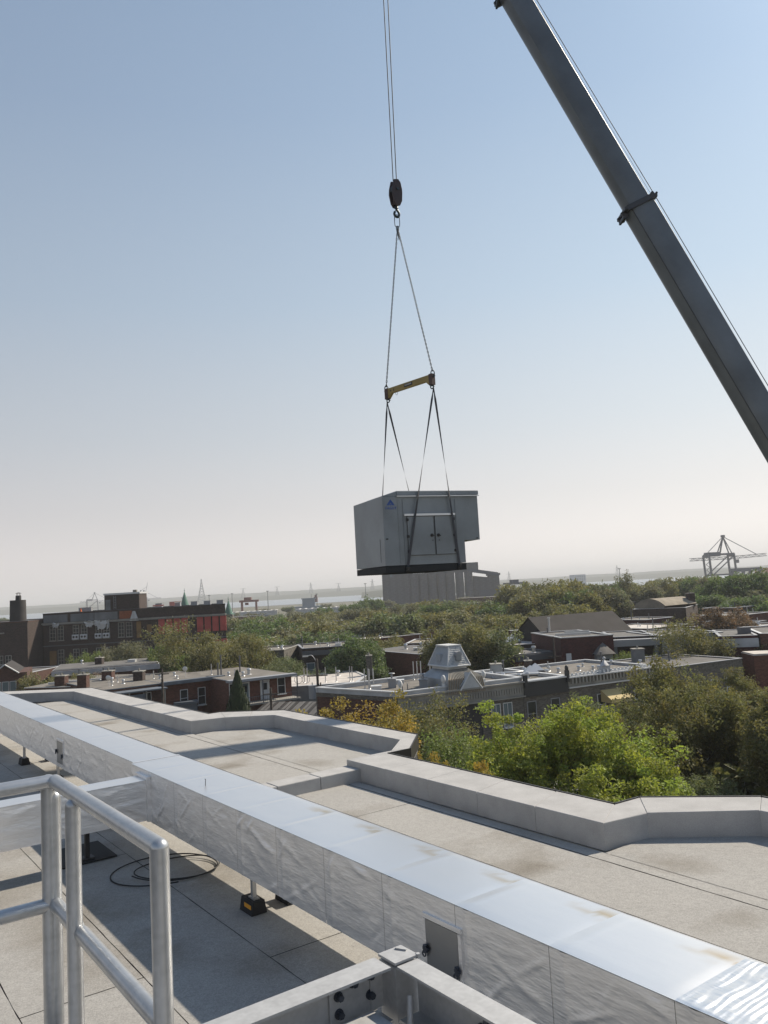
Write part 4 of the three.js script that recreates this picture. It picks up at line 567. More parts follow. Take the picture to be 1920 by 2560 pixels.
// backs of the flat-roofed row houses on the left, along the lane
{
  const hs = [
    ['brick_flat_house', 'flat-roofed brick house with stepped white kerbs beside the gabled house', [-47.5, -104.5], [-36.5, -102], 13, 9.0, { wall: K.brownBrick, coping: K.coping, roof: K.gravel }],
    ['gallery_house', 'blue-grey galleried back of a flat-roofed house with brick chimney', [-33.6, -93.2], [-27.9, -97.5], 14, 9.3, { wall: K.brownBrick, coping: K.blueGrey, roof: K.gravel, parapet: K.blueGrey }],
    ['two_window_brick_house', 'red brick house back with two tall white windows', [-27.7, -97.6], [-21.6, -102.2], 14, 9.3, { wall: K.redBrick, coping: K.copingGrey, roof: K.gravel, parapet: K.blueGrey }],
    ['two_door_brick_house', 'red brick house back with two pale doors opening on a gallery', [-19.4, -96.0], [-12.6, -100.4], 16, 9.3, { wall: K.redBrick, coping: K.copingGrey, roof: K.gravel, parapet: K.copingGrey }],
  ].map(([n, l, a, b, d, h, o]) => building(n, l, 'house', rect(a, b, d), h, { up: .12, cop: .09, ...o }));
  const [a, g, t, d] = hs; hs.forEach((b, i) => litter(b, 30 + i, 4, 6, 9));
  roofBits.chimney(a, 3.5, 4, 1.4, 1.3, K.brownBrick); roofBits.chimney(a, -2.2, 5, 1.2, 1.3, K.brownBrick); mesh('roof_kerb', [box(7, .3, .3, -1, 9.1, 3, .3), box(.3, .3, 6, 2, 9.1, 1, .3)], K.coping, a); windowOn(a, 0, 3, 5, 1.1, 2); windowOn(a, 0, 6, 5, 1.1, 2);
  mesh('gallery_roof', onWall(g, 0, 3.5, 8.75, box(7.2, .16, 2.4, 0, 0, 1.0)), K.blueGrey, g); mesh('gallery_screen', [onWall(g, 0, 1.5, 6.5, box(2.0, 1.9, .06, 0, .95, 2)), onWall(g, 0, 3.6, 6.5, box(1.7, 1.9, .06, 0, .95, 2))], K.blueGrey, g); mesh('gallery_floor', onWall(g, 0, 3.5, 6.2, box(7.2, .2, 2.3, 0, .1, 1)), K.copingDark, g); for (const s of [.3, 2.6, 4.6, 6.8]) mesh('gallery_post', onWall(g, 0, s, 0, box(.14, 8.7, .14, 0, 4.35, 2)), K.trimStone, g); windowOn(g, 0, 5.4, 6.4, 1, 1.9, { cols: 1 }); roofBits.chimney(g, -2.2, 3.6, 1.5, 1.1, K.brownBrick); roofBits.dish(g, 1, 4);
  for (const s of [2.6, 4.9]) { windowOn(t, 0, s, 6.0, 1.0, 2.1, { cols: 1 }); windowOn(t, 0, s, 2.2, 1.0, 2, { cols: 1 }); } roofBits.chimney(t, -3.2, 3, 1.1, 1.2, K.darkBrick); mesh('roof_edge', onWall(t, 0, 3.8, 8.9, box(8, .4, .9, 0, .2, .3)), K.blueGrey, t); roofBits.dish(t, 2.4, 2); mesh('lean_to', [box(2.6, 6.5, 2.6, 3.4, 3.25, 6.2, .3), box(2.9, .3, 2.9, 3.4, 6.6, 6.2, .3)], K.blueGrey, t);
  const eave = mesh('roof_edge', onWall(d, 0, 4, 8.95, box(8.8, .3, 1.2, 0, .15, .5)), K.copingGrey, d); doorOn(d, 0, 1.9, 6.5, .95, 2.1, K.paneLight); doorOn(d, 0, 4.5, 6.5, .95, 2.1, K.whiteWall); windowOn(d, 0, 6.7, 6.9, 1.05, 1.95, { cols: 1 }); windowOn(d, 0, .3, 6.9, .7, 1.9, { cols: 1 });
  const gl = mesh('gallery_floor', onWall(d, 0, 4, 6.25, box(8.6, .2, 2.2, 0, .1, 1.05)), K.trimStone, d); mesh('railing', [onWall(d, 0, 4, 7.2, box(8.4, .06, .05, 0, 0, 2.05)), ...Array.from({ length: 30 }, (_, k) => onWall(d, 0, .1 + k * .27, 6.4, box(.03, .8, .03, 0, .4, 2.05)))], K.copingDark, gl); for (const s of [3.4, 7.9]) mesh('gallery_post', onWall(d, 0, s, 0, box(.12, 9, .12, 0, 4.5, 2)), K.copingDark, d);
  windowOn(d, 0, 2, 3.4, 1, 1.9); windowOn(d, 0, 6, 3.4, 1, 1.9); roofBits.stack(d, -1.6, 1.2, 2.4); roofBits.stack(d, .4, -1, 2); roofBits.pipe(d, -3, .5, 1.4); roofBits.vent(d, 2.2, 2.6, 1.2);
}
// lane sheds
{
  const s = thing('corrugated_shed', 'low shed with a weathered corrugated roof behind the yellow-leaved tree', 'shed', [-12.2, 0, -92], -.35); mesh('wall', box(8, 4.6, 6, 0, 2.3, 0), K.darkWall, s);
  for (let k = 0; k < 20; k++) mesh('roof_panel', faces([[[-4.4 + k * .44, 4.7, 3.3], [-4.4 + k * .44 + .40, 4.7, 3.3], [-4.4 + k * .44 + .40, 6.4, -3.3], [-4.4 + k * .44, 6.4, -3.3]]]).translate(0, (k % 2) * .03, 0), k % 3 ? K.greyFelt : K.shingle, s);
}
// others further back: [name, label, front-left, front-right, depth, height, options, extra]
const more = [
  ['white_roofed_hall', 'wide white flat roof with low grey walls behind the utility pole', [[-13.9, -101.5], [-4.5, -102.4], [-3.6, -109.5], [-5.6, -118], [-15.2, -113.5]], 7.5, { wall: K.greyWall, roof: K.whiteRoof, coping: K.coping, up: .25 }, (b) => { roofBits.chimney(b, 5.4, -1.6, 2.6, .8, K.greyStone); roofBits.vent(b, 1, -3, 1.2); for (const x of [-3, -2.6, -.2, 1.2, 3, 3.3]) roofBits.pipe(b, x, 4 + x * .2, 1.9);  mesh('bicycle_rack', [new THREE.TorusGeometry(.5, .03, 5, 16).translate(-3.6, 8, 5), new THREE.TorusGeometry(.5, .03, 5, 16).translate(-2.6, 8, 5.2)], K.copingDark, b); }],
  ['grey_gravel_roof_house', 'grey house with a pale gravel roof half hidden by bushes', rect([-24, -125.5], [-16.6, -124.6], 10), 10.4, { wall: K.greyStone, coping: K.trimStone, roof: K.gravel }, (b) => { litter(b, 51, 6, 6, 8); windowOn(b, 0, 2, 5, 1.2, 2, {}); windowOn(b, 0, 5, 5, 1.2, 2, {}); }],
  ['dark_brick_cottage', 'dark brick house with one white-framed tall window', rect([-13.8, -125.2], [-5.5, -126.8], 11), 10.4, { wall: K.darkBrick, coping: K.copingGrey, roof: K.gravel }, (b) => { windowOn(b, 0, 1.2, 6, 1.3, 2.2, { glass: K.paneLight }); windowOn(b, 0, 5.0, 6.2, 1.5, 2.5, { cols: 3, rows: 1 }); windowOn(b, 0, 7.3, 6.2, 1.2, 2.3, { glass: K.paneLight }); litter(b, 52, 7, 7, 8); mesh('cornice', onWall(b, 0, 4.2, 9.3, box(8.5, .7, .4, 0, .35, .15)), K.copingDark, b); }],
  ['red_brick_block', 'plain red brick house wall with grey felt roof behind the turret house', [[-3.3, -128], [3.9, -115.4], [10.6, -121.5], [3.6, -134]], 9.5, { wall: K.redBrick, coping: K.copingGrey, roof: K.greyFelt, up: .2 }, (b) => { roofBits.vent(b, -1.5, -2, 1.3); roofBits.vent(b, 2, 1, 1.3); roofBits.vent(b, 1, -3.5, 1.3); roofBits.pipe(b, 4, 0, 2); roofBits.hatch(b, 0, 2, .8); }],
  ['tan_roofed_house', 'house with a tan roof just behind the plain red brick wall', rect([2.5, -140], [13, -138], 10), 9.3, { wall: K.brownBrick, coping: K.coping, roof: K.buff }, (b) => { roofBits.sky(b, 0, 1, 1.5); litter(b, 55, 6, 8, 7); }],
  ['corner_brick_house', 'low brick house with heavy dark cornice at the corner of the lane', [[14.6, -117], [16.6, -110], [22.4, -112.6], [20.4, -119.6]], 9, { wall: K.redBrick, coping: K.copingDark, roof: K.greyFelt, parapet: K.copingDark, up: .25, cop: .15 }, (b) => { roofBits.vent(b, -.8, 1, 1.4); roofBits.vent(b, 1.5, .5, 1.4); windowOn(b, 1, 2.6, 5.2, 1.2, 2.4, { frame: K.darkWall }); mesh('cornice', onWall(b, 1, 3.2, 8.1, box(6.5, .8, .4, 0, .4, .15)), K.copingDark, b); mesh('cornice', onWall(b, 0, 3.6, 8.1, box(7.4, .8, .4, 0, .4, .15)), K.copingDark, b); }],
  ['skylight_house', 'flat white-roofed house with a pyramid skylight and canopy', rect([14.8, -122], [25.6, -121.5], 12), 9.5, { wall: K.darkBrick, coping: K.coping, roof: K.whiteRoof, up: .3 }, (b) => { roofBits.sky(b, -1.6, 1.5, 2.4); roofBits.pipe(b, 1.5, 3, 1.2); mesh('roof_canopy', [faces([[[-5.4, 11, 1.8], [-3.4, 11, 1.8], [-2.8, 10.5, 3.4], [-6, 10.5, 3.4]], [[-5.4, 11, 1.8], [-6, 10.5, .2], [-2.8, 10.5, .2], [-3.4, 11, 1.8]]]), ...[[-5.8, 3.2], [-3, 3.2], [-5.8, .4], [-3, .4]].map(([x, z]) => cyl(.05, .05, 1.3, x, 9.3, z, 5))], K.copingDark, b); windowOn(b, 0, 9.7, 5.5, 1.1, 2.3, {}); roofBits.stack(b, 3.4, 4.5, 2.2); }],
  ['bay_window_house', 'red-brown brick house with a hooded bay window and shining roof edge', rect([22.9, -109.4], [30.2, -110.2], 14), 11, { wall: K.maroon, coping: K.tin, roof: K.greyFelt, up: .3, cop: .12 }, (b) => { const y = mesh('bay', [onWall(b, 0, 5.6, 5.2, box(2.2, 3.4, 1.1, 0, 1.7, .5))], K.copingGrey, b); mesh('bay_hood', onWall(b, 0, 5.6, 8.6, new THREE.ConeGeometry(1.9, 1.5, 4).rotateY(Math.PI / 4).scale(1, 1, .8).translate(0, .75, .5)), K.greyFelt, y); mesh('bay_pane', [-.6, .2].map((k) => onWall(b, 0, 5.6, 6.2, box(.6, 1.7, .05, k, .85, 1.07))), K.pane, y); windowOn(b, 0, 3.6, 5.4, .8, 2.2, { frame: K.darkWall }); mesh('roof_duct', box(5, .3, .3, 0, 11.1, 2), K.tin, b); mesh('roof_duct', box(3.6, .3, .3, 1.5, 11.1, -2), K.tin, b); mesh('sign_board', onWall(b, 0, .9, 6.9, box(.7, 2, .1, 0, 1, .1)), K.trimWhite, b); }],
  ['porch_house', 'dark brick house back with deep porch and pale pillars', rect([30.6, -112.5], [36.4, -111.6], 12), 10.5, { wall: K.darkBrick, coping: K.copingGrey, roof: K.greyFelt, up: .3 }, (b) => { mesh('porch_beam', onWall(b, 0, 3, 9.3, box(6.2, .9, 1.8, 0, .45, .9)), K.copingGrey, b); for (const s of [.2, 5.6]) mesh('porch_post', onWall(b, 0, s, 0, box(.5, 9.3, .4, 0, 4.65, 1.6)), K.greyWall, b); windowOn(b, 0, 2.0, 6, 1, 2); windowOn(b, 0, 4.3, 5.4, 1, 2.2); }],
  ['white_walled_house', 'pale rendered house behind the sparse branching tree', rect([36.8, -110], [45.5, -111], 12), 10.5, { wall: K.greyWall, coping: K.tin, roof: K.greyFelt, up: .3 }, (b) => { mesh('fascia', onWall(b, 0, 4.3, 8.3, box(8.9, 2, .16, 0, 1, .06)), K.whiteWall, b); windowOn(b, 0, 2, 4.6, 1.2, 2); windowOn(b, 0, 5, 4.6, 1.2, 2); litter(b, 61, 4, 6, 8); }],
  ['white_band_house', 'maroon brick house with a white band and arched windows', rect([42.3, -104.6], [46.6, -103.2], 12), 10.5, { wall: K.maroon, coping: K.copingGrey, roof: K.greyFelt, up: .25 }, (b) => { mesh('fascia', onWall(b, 0, 2.2, 9.0, box(4.8, 1.1, .3, 0, .55, .12)), K.slateBlue, b); for (const s of [.8, 2.1, 3.5]) windowOn(b, 0, s, 6.3, .95, 1.4, { rows: 1 }); mesh('roof_unit', box(1.3, .9, 1.2, .6, 10.8, 2), K.copingDark, b); }],
  ['grey_corner_block', 'grey-brown block beyond the maroon house with a pale roof edge', rect([46.9, -103], [54, -101], 14), 10.6, { wall: K.brownBrick, coping: K.coping, roof: K.greyFelt }, null],
  ['pale_roof_brick_block', 'red brick building with a pale flat roof next to the maroon house', rect([43.4, -97.6], [56, -96.6], 4), 8.8, { wall: K.redBrick, coping: K.coping, roof: K.whiteRoof, up: .05 }, (b) => { roofBits.hatch(b, -3.2, 0, .7); roofBits.vent(b, -1, .5, .9); }],
];
for (const [n, l, pts, h, o, f] of more) { const b = building(n, l, 'house', pts, h, o); f && f(b); }
// gabled shingle roof behind the bay-window house
{
  const g = thing('shingle_roofed_house', 'house with a long dark shingled gable roof and white flue', 'house', [29.0, 0, -131], .42); mesh('wall', prism([[-7.5, 5], [8.5, 5], [8.5, -5], [-7.5, -5]], 0, 9.6), K.darkWall, g);
  mesh('roof', faces([[[-7.9, 9.4, 5.6], [8.9, 9.4, 5.6], [8.9, 13.2, 0], [-7.9, 13.2, 0]], [[8.9, 9.4, -5.6], [-7.9, 9.4, -5.6], [-7.9, 13.2, 0], [8.9, 13.2, 0]], [[-7.6, 9.5, 5.2], [-7.6, 13.1, 0], [-7.6, 9.5, -5.2]], [[8.6, 9.5, 5.2], [8.6, 9.5, -5.2], [8.6, 13.1, 0]]]), K.shingle, g); mesh('flue', [cyl(.16, .16, 3.4, -7.2, 9.6, 4.6, 8), cyl(.22, .22, .2, -7.2, 13, 4.6, 8)], K.tin, g);
}
// utility pole with transformer
{
  const p = thing('utility_pole', 'wooden utility pole with a grey transformer can and curved lamp arm', 'utility pole', [-8.2, 0, -88]); mesh('pole', cyl(.2, .13, 11.8, 0, 0, 0, 10), K.wood, p); mesh('transformer', [cyl(.42, .42, 1.3, -.6, 7.6, 0, 14), cyl(.44, .44, .1, -.6, 8.9, 0, 14), cyl(.06, .06, .3, -.6, 9, 0, 6)], K.copingGrey, p); mesh('crossarm', [box(2.2, .12, .12, 0, 10, 0), box(.1, .6, .1, -.25, 8.3, 0), box(.1, .5, .6, .3, 9, 0)], K.wood, p); mesh('lamp_arm', [tube([[0, 11.4, 0], [-.5, 12.2, .1], [-1, 12.2, .2]].map((q) => V(...q)), .04, 6)], K.tin, p); mesh('lamp_head', box(.6, .14, .25, -1.2, 12.15, .2), K.tin, p);
  for (const [x, z, t] of [[-26.6, -93.5, 'thin wooden pole in front of the two-window brick house'], [-12.5, -82.5, 'short dark pole rising behind the yellow-leaved tree'], [21, -105, 'thin wooden pole beside the corner brick house']]) { const q = thing('utility_pole', t, 'utility pole', [x, 0, z]); mesh('pole', cyl(.17, .12, x < -20 ? 11.2 : x < 0 ? 9.6 : 11.6, 0, 0, 0, 8), K.wood, q); mesh('crossarm', box(1.6, .1, .1, 0, x < -20 ? 10.6 : 9, 0), K.wood, q); }
}
// filler neighbourhood: flat-roofed houses between the trees, further away
{
  const r = rng(77), walls = [K.redBrick, K.brownBrick, K.darkBrick, K.greyStone, K.maroon], roofs = [K.gravel, K.greyFelt, K.whiteRoof, K.gravel];
  const spots = [[8, -183, 9], [40, -172, 9], [52, -168, 9.4], [30, -160, 9.2], [62, -150, 9], [70, -165, 9.4], [46, -148, 9.2], [58, -136, 9], [68, -128, 9], [-2, -165, 9], [-20, -172, 9.2], [-34, -190, 9], [14, -215, 9.4], [-12, -225, 9], [34, -240, 9.2], [62, -225, 9], [84, -200, 9.4], [96, -185, 9], [-40, -240, 9], [-24, -268, 9], [2, -285, 9.3], [28, -310, 9], [58, -300, 9], [92, -280, 9.2], [-60, -300, 9], [-90, -240, 9], [-30, -330, 9], [-8, -370, 9.4], [36, -385, 9], [-70, -380, 9]];
  for (const [x, z, h] of spots) {
    const w = 8 + r() * 8, d = 9 + r() * 4, a = r() < .5 ? .62 : .62 - Math.PI / 2, c = Math.cos(a), s = Math.sin(a), P = [[-w / 2, d / 2], [w / 2, d / 2], [w / 2, -d / 2], [-w / 2, -d / 2]].map(([u, v]) => [x + u * c + v * s, z - u * s + v * c]);
    const b = building('flat_roofed_house', 'distant flat-roofed house partly hidden among the treetops', 'house', P, h + r() * .8, { wall: walls[r() * 5 | 0], roof: roofs[r() * 4 | 0], coping: r() < .6 ? K.coping : K.copingGrey, group: 'distant flat-roofed houses' });
    litter(b, r() * 1e6 | 0, 5, w * .7, d * .7); for (let i = 0; i < 4; i++) for (let k = 0; k < 2; k++) windowOn(b, i, b.edges[i].l * (.3 + .4 * k), 5, 1.2, 2, {});
  }
  const c = building('curved_roof_hall', 'dark hall with a low curved tan roof far among the trees', 'hall', rect([56, -186], [66, -180], 14), 11, { wall: K.darkBrick, roof: K.greyFelt }); mesh('vault', new THREE.CylinderGeometry(7, 7, 11, 24, 1, false, -.7, 1.4).rotateZ(Math.PI / 2).rotateX(-Math.PI / 2).rotateY(.55).translate(0, 6.2, 0), K.buff, c); roofBits.chimney(c, 6, 0, 3, 1.6, K.darkBrick);
  const e = building('long_red_warehouse', 'long low red-brown warehouse before the grain silo', 'warehouse', rect([40, -480], [104, -460], 30), 10.5, { wall: K.brownBrick, roof: K.greyFelt, coping: K.trimStone }); for (let k = 0; k < 12; k++) windowOn(e, 0, 3 + k * 5.3, 5, 2.4, 2.6, { cols: 3 });
  const q = building('grey_windowed_block', 'grey low block with a row of dark windows near the silo', 'building', rect([26, -300], [44, -298], 14), 9.2, { wall: K.greyWall, roof: K.greyFelt, coping: K.copingGrey, up: .3 }); for (let k = 0; k < 7; k++) windowOn(q, 0, 1.6 + k * 1.9, 5.4, 1.5, 2.2, { frame: K.copingGrey, sill: false });
}

// ---------- trees ----------
Object.assign(K, { barkDark: M([.055, .045, .038], .95, 0, { map: T.bark }), barkGrey: M([.11, .10, .09], .95, 0, { map: T.bark }) });
const leafMat = (c, tr = .48) => M(c, 1, 0, { phys: true, vertexColors: true, transmission: tr, thickness: 0, side: THREE.DoubleSide });
const LEAF = { lime: leafMat([.27, .32, .04]), yellow: leafMat([.33, .255, .04]), olive: leafMat([.165, .162, .046]), ashGreen: leafMat([.14, .17, .06]), green: leafMat([.105, .155, .04]), grey: leafMat([.135, .138, .062]), brown: leafMat([.15, .10, .05]), deep: leafMat([.045, .07, .025], .25), cedar: leafMat([.03, .05, .018], .15), fresh: leafMat([.17, .22, .045]) };
function growTree(seed, o) {                         // -> { wood, leaves } geometries, base at the origin
  const { h = 12, r = 4.5, trunk = .26, leaf = .16, perTip = 26, spread = .55, levels = 4, kids = 4, clump = .55, up = .25, cut = 1, lo = .3 } = o, R_ = rng(seed), segs = [], tips = [];
  const branch = (p, d, len, rad, lv) => {
    const n = lv === 0 ? 3 : 2; let q = p, dd = d.clone(), r0 = rad; const rEnd = rad * (lv === 0 ? .62 : .45);
    for (let i = 0; i < n; i++) { dd = dd.clone().add(V((R_() - .5) * .28, (R_() - .3) * .16, (R_() - .5) * .28)).normalize(); const e = q.clone().addScaledVector(dd, len / n), r1 = rad + (rEnd - rad) * (i + 1) / n; segs.push([q, e, r0, r1, lv]); if (lv >= levels - 1 && i === 0) tips.push(e); q = e; r0 = r1; }
    if (lv >= levels) { tips.push(q); return; }
    const k = kids + (R_() < .5 ? 0 : 1) - (lv > 2 ? 1 : 0), ph = R_() * 6.28;
    for (let i = 0; i < k; i++) { const a = ph + i * 6.283 / k + (R_() - .5) * .7, t = spread * (.55 + R_() * .8), side = V(Math.cos(a), 0, Math.sin(a)), ax = dd.clone().multiplyScalar(Math.cos(t)).addScaledVector(side.addScaledVector(dd, -side.dot(dd)).normalize(), Math.sin(t)).add(V(0, up * .5, 0)).normalize(), back = lv === 0 ? R_() * .35 : R_() * .55; branch(q.clone().addScaledVector(dd, -len * back), ax, len * (lv === 0 ? .85 : .68) * (.8 + R_() * .4), rEnd * (.62 + R_() * .2), lv + 1); }
    branch(q, dd.clone().add(V(0, up, 0)).normalize(), len * .7, rEnd * .85, lv + 1);
  };
  branch(V(0, 0, 0), V(0, 1, 0), trunk * 10, .26, 0);
  let my = 0; const rad = []; for (const t of tips) { my = Math.max(my, t.y); rad.push(Math.hypot(t.x, t.z)); } rad.sort((a, b) => a - b); const sy = h / (my + clump * .6), sr = r / (rad[rad.length * .92 | 0] + .1), S = (v) => V(v.x * sr, v.y * sy, v.z * sr);
  const wood = []; for (const [a, b, r0, r1, lv] of segs) { if (lv > (o.twigs ?? levels)) continue; wood.push(bar(S(a), S(b), r0 * h / 12, r1 * h / 12, lv < 1 ? 8 : lv < 3 ? 5 : 3, true)); }
  const P = [], C = [], N = []; const tint = o.tint ?? .35, nv = V(), e1 = V(), e2 = V();
  for (const t0 of tips) {
    if (R_() > cut) continue; const t = S(t0), cv = 1 + (R_() - .5) * tint, hue = (R_() - .5) * .25, kk = Math.round(perTip * (.6 + R_() * .8)), cl = clump * (.7 + R_() * .6);
    for (let i = 0; i < kk; i++) {
      let x, y, z; do { x = R_() * 2 - 1; y = R_() * 2 - 1; z = R_() * 2 - 1; } while (x * x + y * y + z * z > 1);
      const c = V(t.x + x * cl, t.y + y * cl * .75, t.z + z * cl); if (c.y < h * lo * .6) continue;
      nv.set(R_() - .5, R_() * .9 - .1, R_() - .5).normalize(); e1.set(R_() - .5, R_() - .5, R_() - .5).cross(nv).normalize(); e2.crossVectors(nv, e1);
      const s = leaf * (.6 + R_() * .8), w = s * .62, q = [[0, -s], [w, 0], [0, s], [-w, 0]].map(([a, b], j) => [c.x + e1.x * a + e2.x * b + nv.x * (j & 1 ? .25 * s : 0), c.y + e1.y * a + e2.y * b + nv.y * (j & 1 ? .25 * s : 0), c.z + e1.z * a + e2.z * b + nv.z * (j & 1 ? .25 * s : 0)]);
      if (o.one) P.push(...q[0], ...q[1], ...q[2]); else P.push(...q[0], ...q[1], ...q[2], ...q[0], ...q[2], ...q[3]); const v = cv * (.82 + R_() * .36), col = [v * (1 + hue), v, v * (1 - hue)]; for (let j = 0; j < (o.one ? 3 : 6); j++) C.push(...col);
    }
  }
  const g = new THREE.BufferGeometry(); g.setAttribute('position', new THREE.Float32BufferAttribute(P, 3)); g.setAttribute('color', new THREE.Float32BufferAttribute(C, 3)); g.computeVertexNormals();
  return { wood: metric(mergeGeometries(wood.map(flat))), leaves: g };
}
function plant(name, label, pos, g, leafM, barkM = K.barkDark, turn = 0, group, s = 1) { const t = thing(name, label, 'tree', pos, turn, group); Array.isArray(s) ? t.scale.set(...s) : t.scale.setScalar(s); share('trunk', g.wood, barkM, t); share('crown', g.leaves, leafM, t); return t; }
// street trees close by
{
  const bare = growTree(31, { h: 12, r: 4.2, leaf: .08, perTip: 11, clump: .55, levels: 5, kids: 3, spread: .6, lo: .3 }), bare2 = growTree(32, { h: 11, r: 4.4, leaf: .08, perTip: 14, clump: .6, levels: 5, kids: 3, spread: .62, lo: .3 });
  const lime = growTree(11, { h: 13.2, r: 4.3, leaf: .078, perTip: 88, clump: .44, levels: 4, kids: 3, spread: .6, lo: .25, tint: .3 }), lime2 = growTree(12, { h: 11.4, r: 3.6, leaf: .078, perTip: 80, clump: .44, levels: 4, kids: 3, spread: .62, lo: .25 });
  plant('maple_tree', 'bright lime green maple crown just beyond the parapet', [8.6, 0, -42], lime, LEAF.lime); plant('maple_tree', 'smaller lime green maple leaning out beside the tall bright one', [11.6, 0, -38.5], lime2, LEAF.lime, K.barkDark, 2); plant('maple_tree', 'loosely leafed tree below the pale twin windows', [5.0, 0, -47], bare2, LEAF.fresh, K.barkDark, .4, undefined, [.95, 1.02, .95]);
  const yel = growTree(21, { h: 14.4, r: 3.9, leaf: .07, perTip: 105, clump: .5, levels: 4, kids: 3, spread: .5, lo: .3, tint: .4 });
  plant('yellow_maple', 'yellow flowering maple top rising behind the stepped parapet', [-3.3, 0, -38], yel, LEAF.yellow); plant('yellow_maple', 'lower yellow flowering maple showing past the parapet corner', [2.1, 0, -34.5], yel, LEAF.yellow, K.barkDark, 2.2, undefined, [.5, .86, .5]);
  plant('budding_tree', 'sparse budding tree with dark limbs below the turret', [2.2, 0, -56], bare, LEAF.olive, K.barkDark); plant('budding_tree', 'thin grey-green tree between the yellow and the lime maples', [5.4, 0, -52], bare2, LEAF.ashGreen, K.barkGrey, 1.1, undefined, [.9, .93, .9]); plant('budding_tree', 'twiggy pale tree close beside the lime maple', [4.6, 0, -41], bare2, LEAF.ashGreen, K.barkGrey, 4, undefined, [.62, .86, .62]);
  const oli = growTree(41, { h: 14.2, r: 5.6, leaf: .08, perTip: 40, clump: .5, levels: 5, kids: 3, spread: .6, lo: .2, tint: .5 }), oli2 = growTree(42, { h: 12.4, r: 5, leaf: .08, perTip: 36, clump: .5, levels: 5, kids: 3, spread: .62, lo: .2, tint: .5 });
  plant('olive_ash_tree', 'big olive green ash, the largest crown above the parapet', [23, 0, -47], oli, LEAF.olive); plant('olive_ash_tree', 'olive ash crown below the plain end of the row', [19.4, 0, -56], oli2, LEAF.olive, K.barkDark, 1.3, undefined, [1, 1.08, 1]); plant('olive_ash_tree', 'ash green crown under the yellow awning', [17.6, 0, -66], oli2, LEAF.ashGreen, K.barkDark, 3.1, undefined, [.85, .80, .85]); plant('olive_ash_tree', 'olive brown crown rising before the grey chimney of the row', [27.5, 0, -64], oli, LEAF.olive, K.barkDark, 2.5, undefined, [.85, .80, .85]);
  plant('olive_ash_tree', 'low ash green crown behind the lime maple', [15.5, 0, -47], oli2, LEAF.ashGreen, K.barkDark, 5, undefined, [.72, .66, .72]); plant('olive_ash_tree', 'small ash green crown over the pale pavement patch', [23.5, 0, -40], oli2, LEAF.ashGreen, K.barkDark, 4, undefined, [.5, .72, .5]);
  plant('olive_ash_tree', 'sparse crown hiding the window of the black corniced house', [12.2, 0, -58], bare2, LEAF.olive, K.barkDark, 2, undefined, [1, .92, 1]); plant('olive_ash_tree', 'leafy crown between the awning and the lime maple', [13.2, 0, -52], lime2, LEAF.olive, K.barkDark, 3.3, undefined, [.75, .95, .75]);
  plant('olive_ash_tree', 'leaning olive crown over the pavement beside the largest ash', [29, 0, -43], oli2, LEAF.olive, K.barkDark, 1.9, undefined, [.8, .86, .8]); plant('olive_ash_tree', 'low olive crown closing the gap between lime maple and largest ash', [19.2, 0, -39.5], oli2, LEAF.olive, K.barkDark, .6, undefined, [.5, .58, .5]); plant('olive_ash_tree', 'small ash green crown at the foot of the big olive ash', [26, 0, -37], oli2, LEAF.ashGreen, K.barkDark, 2.9, undefined, [.5, .56, .5]);
  const bush = growTree(45, { h: 3.4, r: 2.2, leaf: .16, perTip: 40, clump: .6, levels: 3, kids: 4, spread: .8, lo: 0, trunk: .1 }); for (const [x, z, t, k, m] of [[18.5, -41, 'dark green shrub on the lawn at the foot of the maples', 1, 'deep'], [20.5, -44.5, 'dark green shrub beside the pale pavement patch', 1, 'deep'], [22, -38, 'tall olive bush under the big olive ash', 1.9, 'olive'], [25.5, -41, 'tall rounded bush by the pale pavement patch', 2.2, 'ashGreen'], [29, -39, 'large olive bush at the foot of the leaning olive crown', 2.3, 'olive'], [27.5, -47, 'broad green bush behind the big olive ash', 2.4, 'green'], [22.5, -50, 'broad olive bush by the road below the row houses', 2.4, 'olive']]) plant('garden_shrub', t, [x, 0, z], bush, LEAF[m], K.barkDark, x, undefined, k);
}
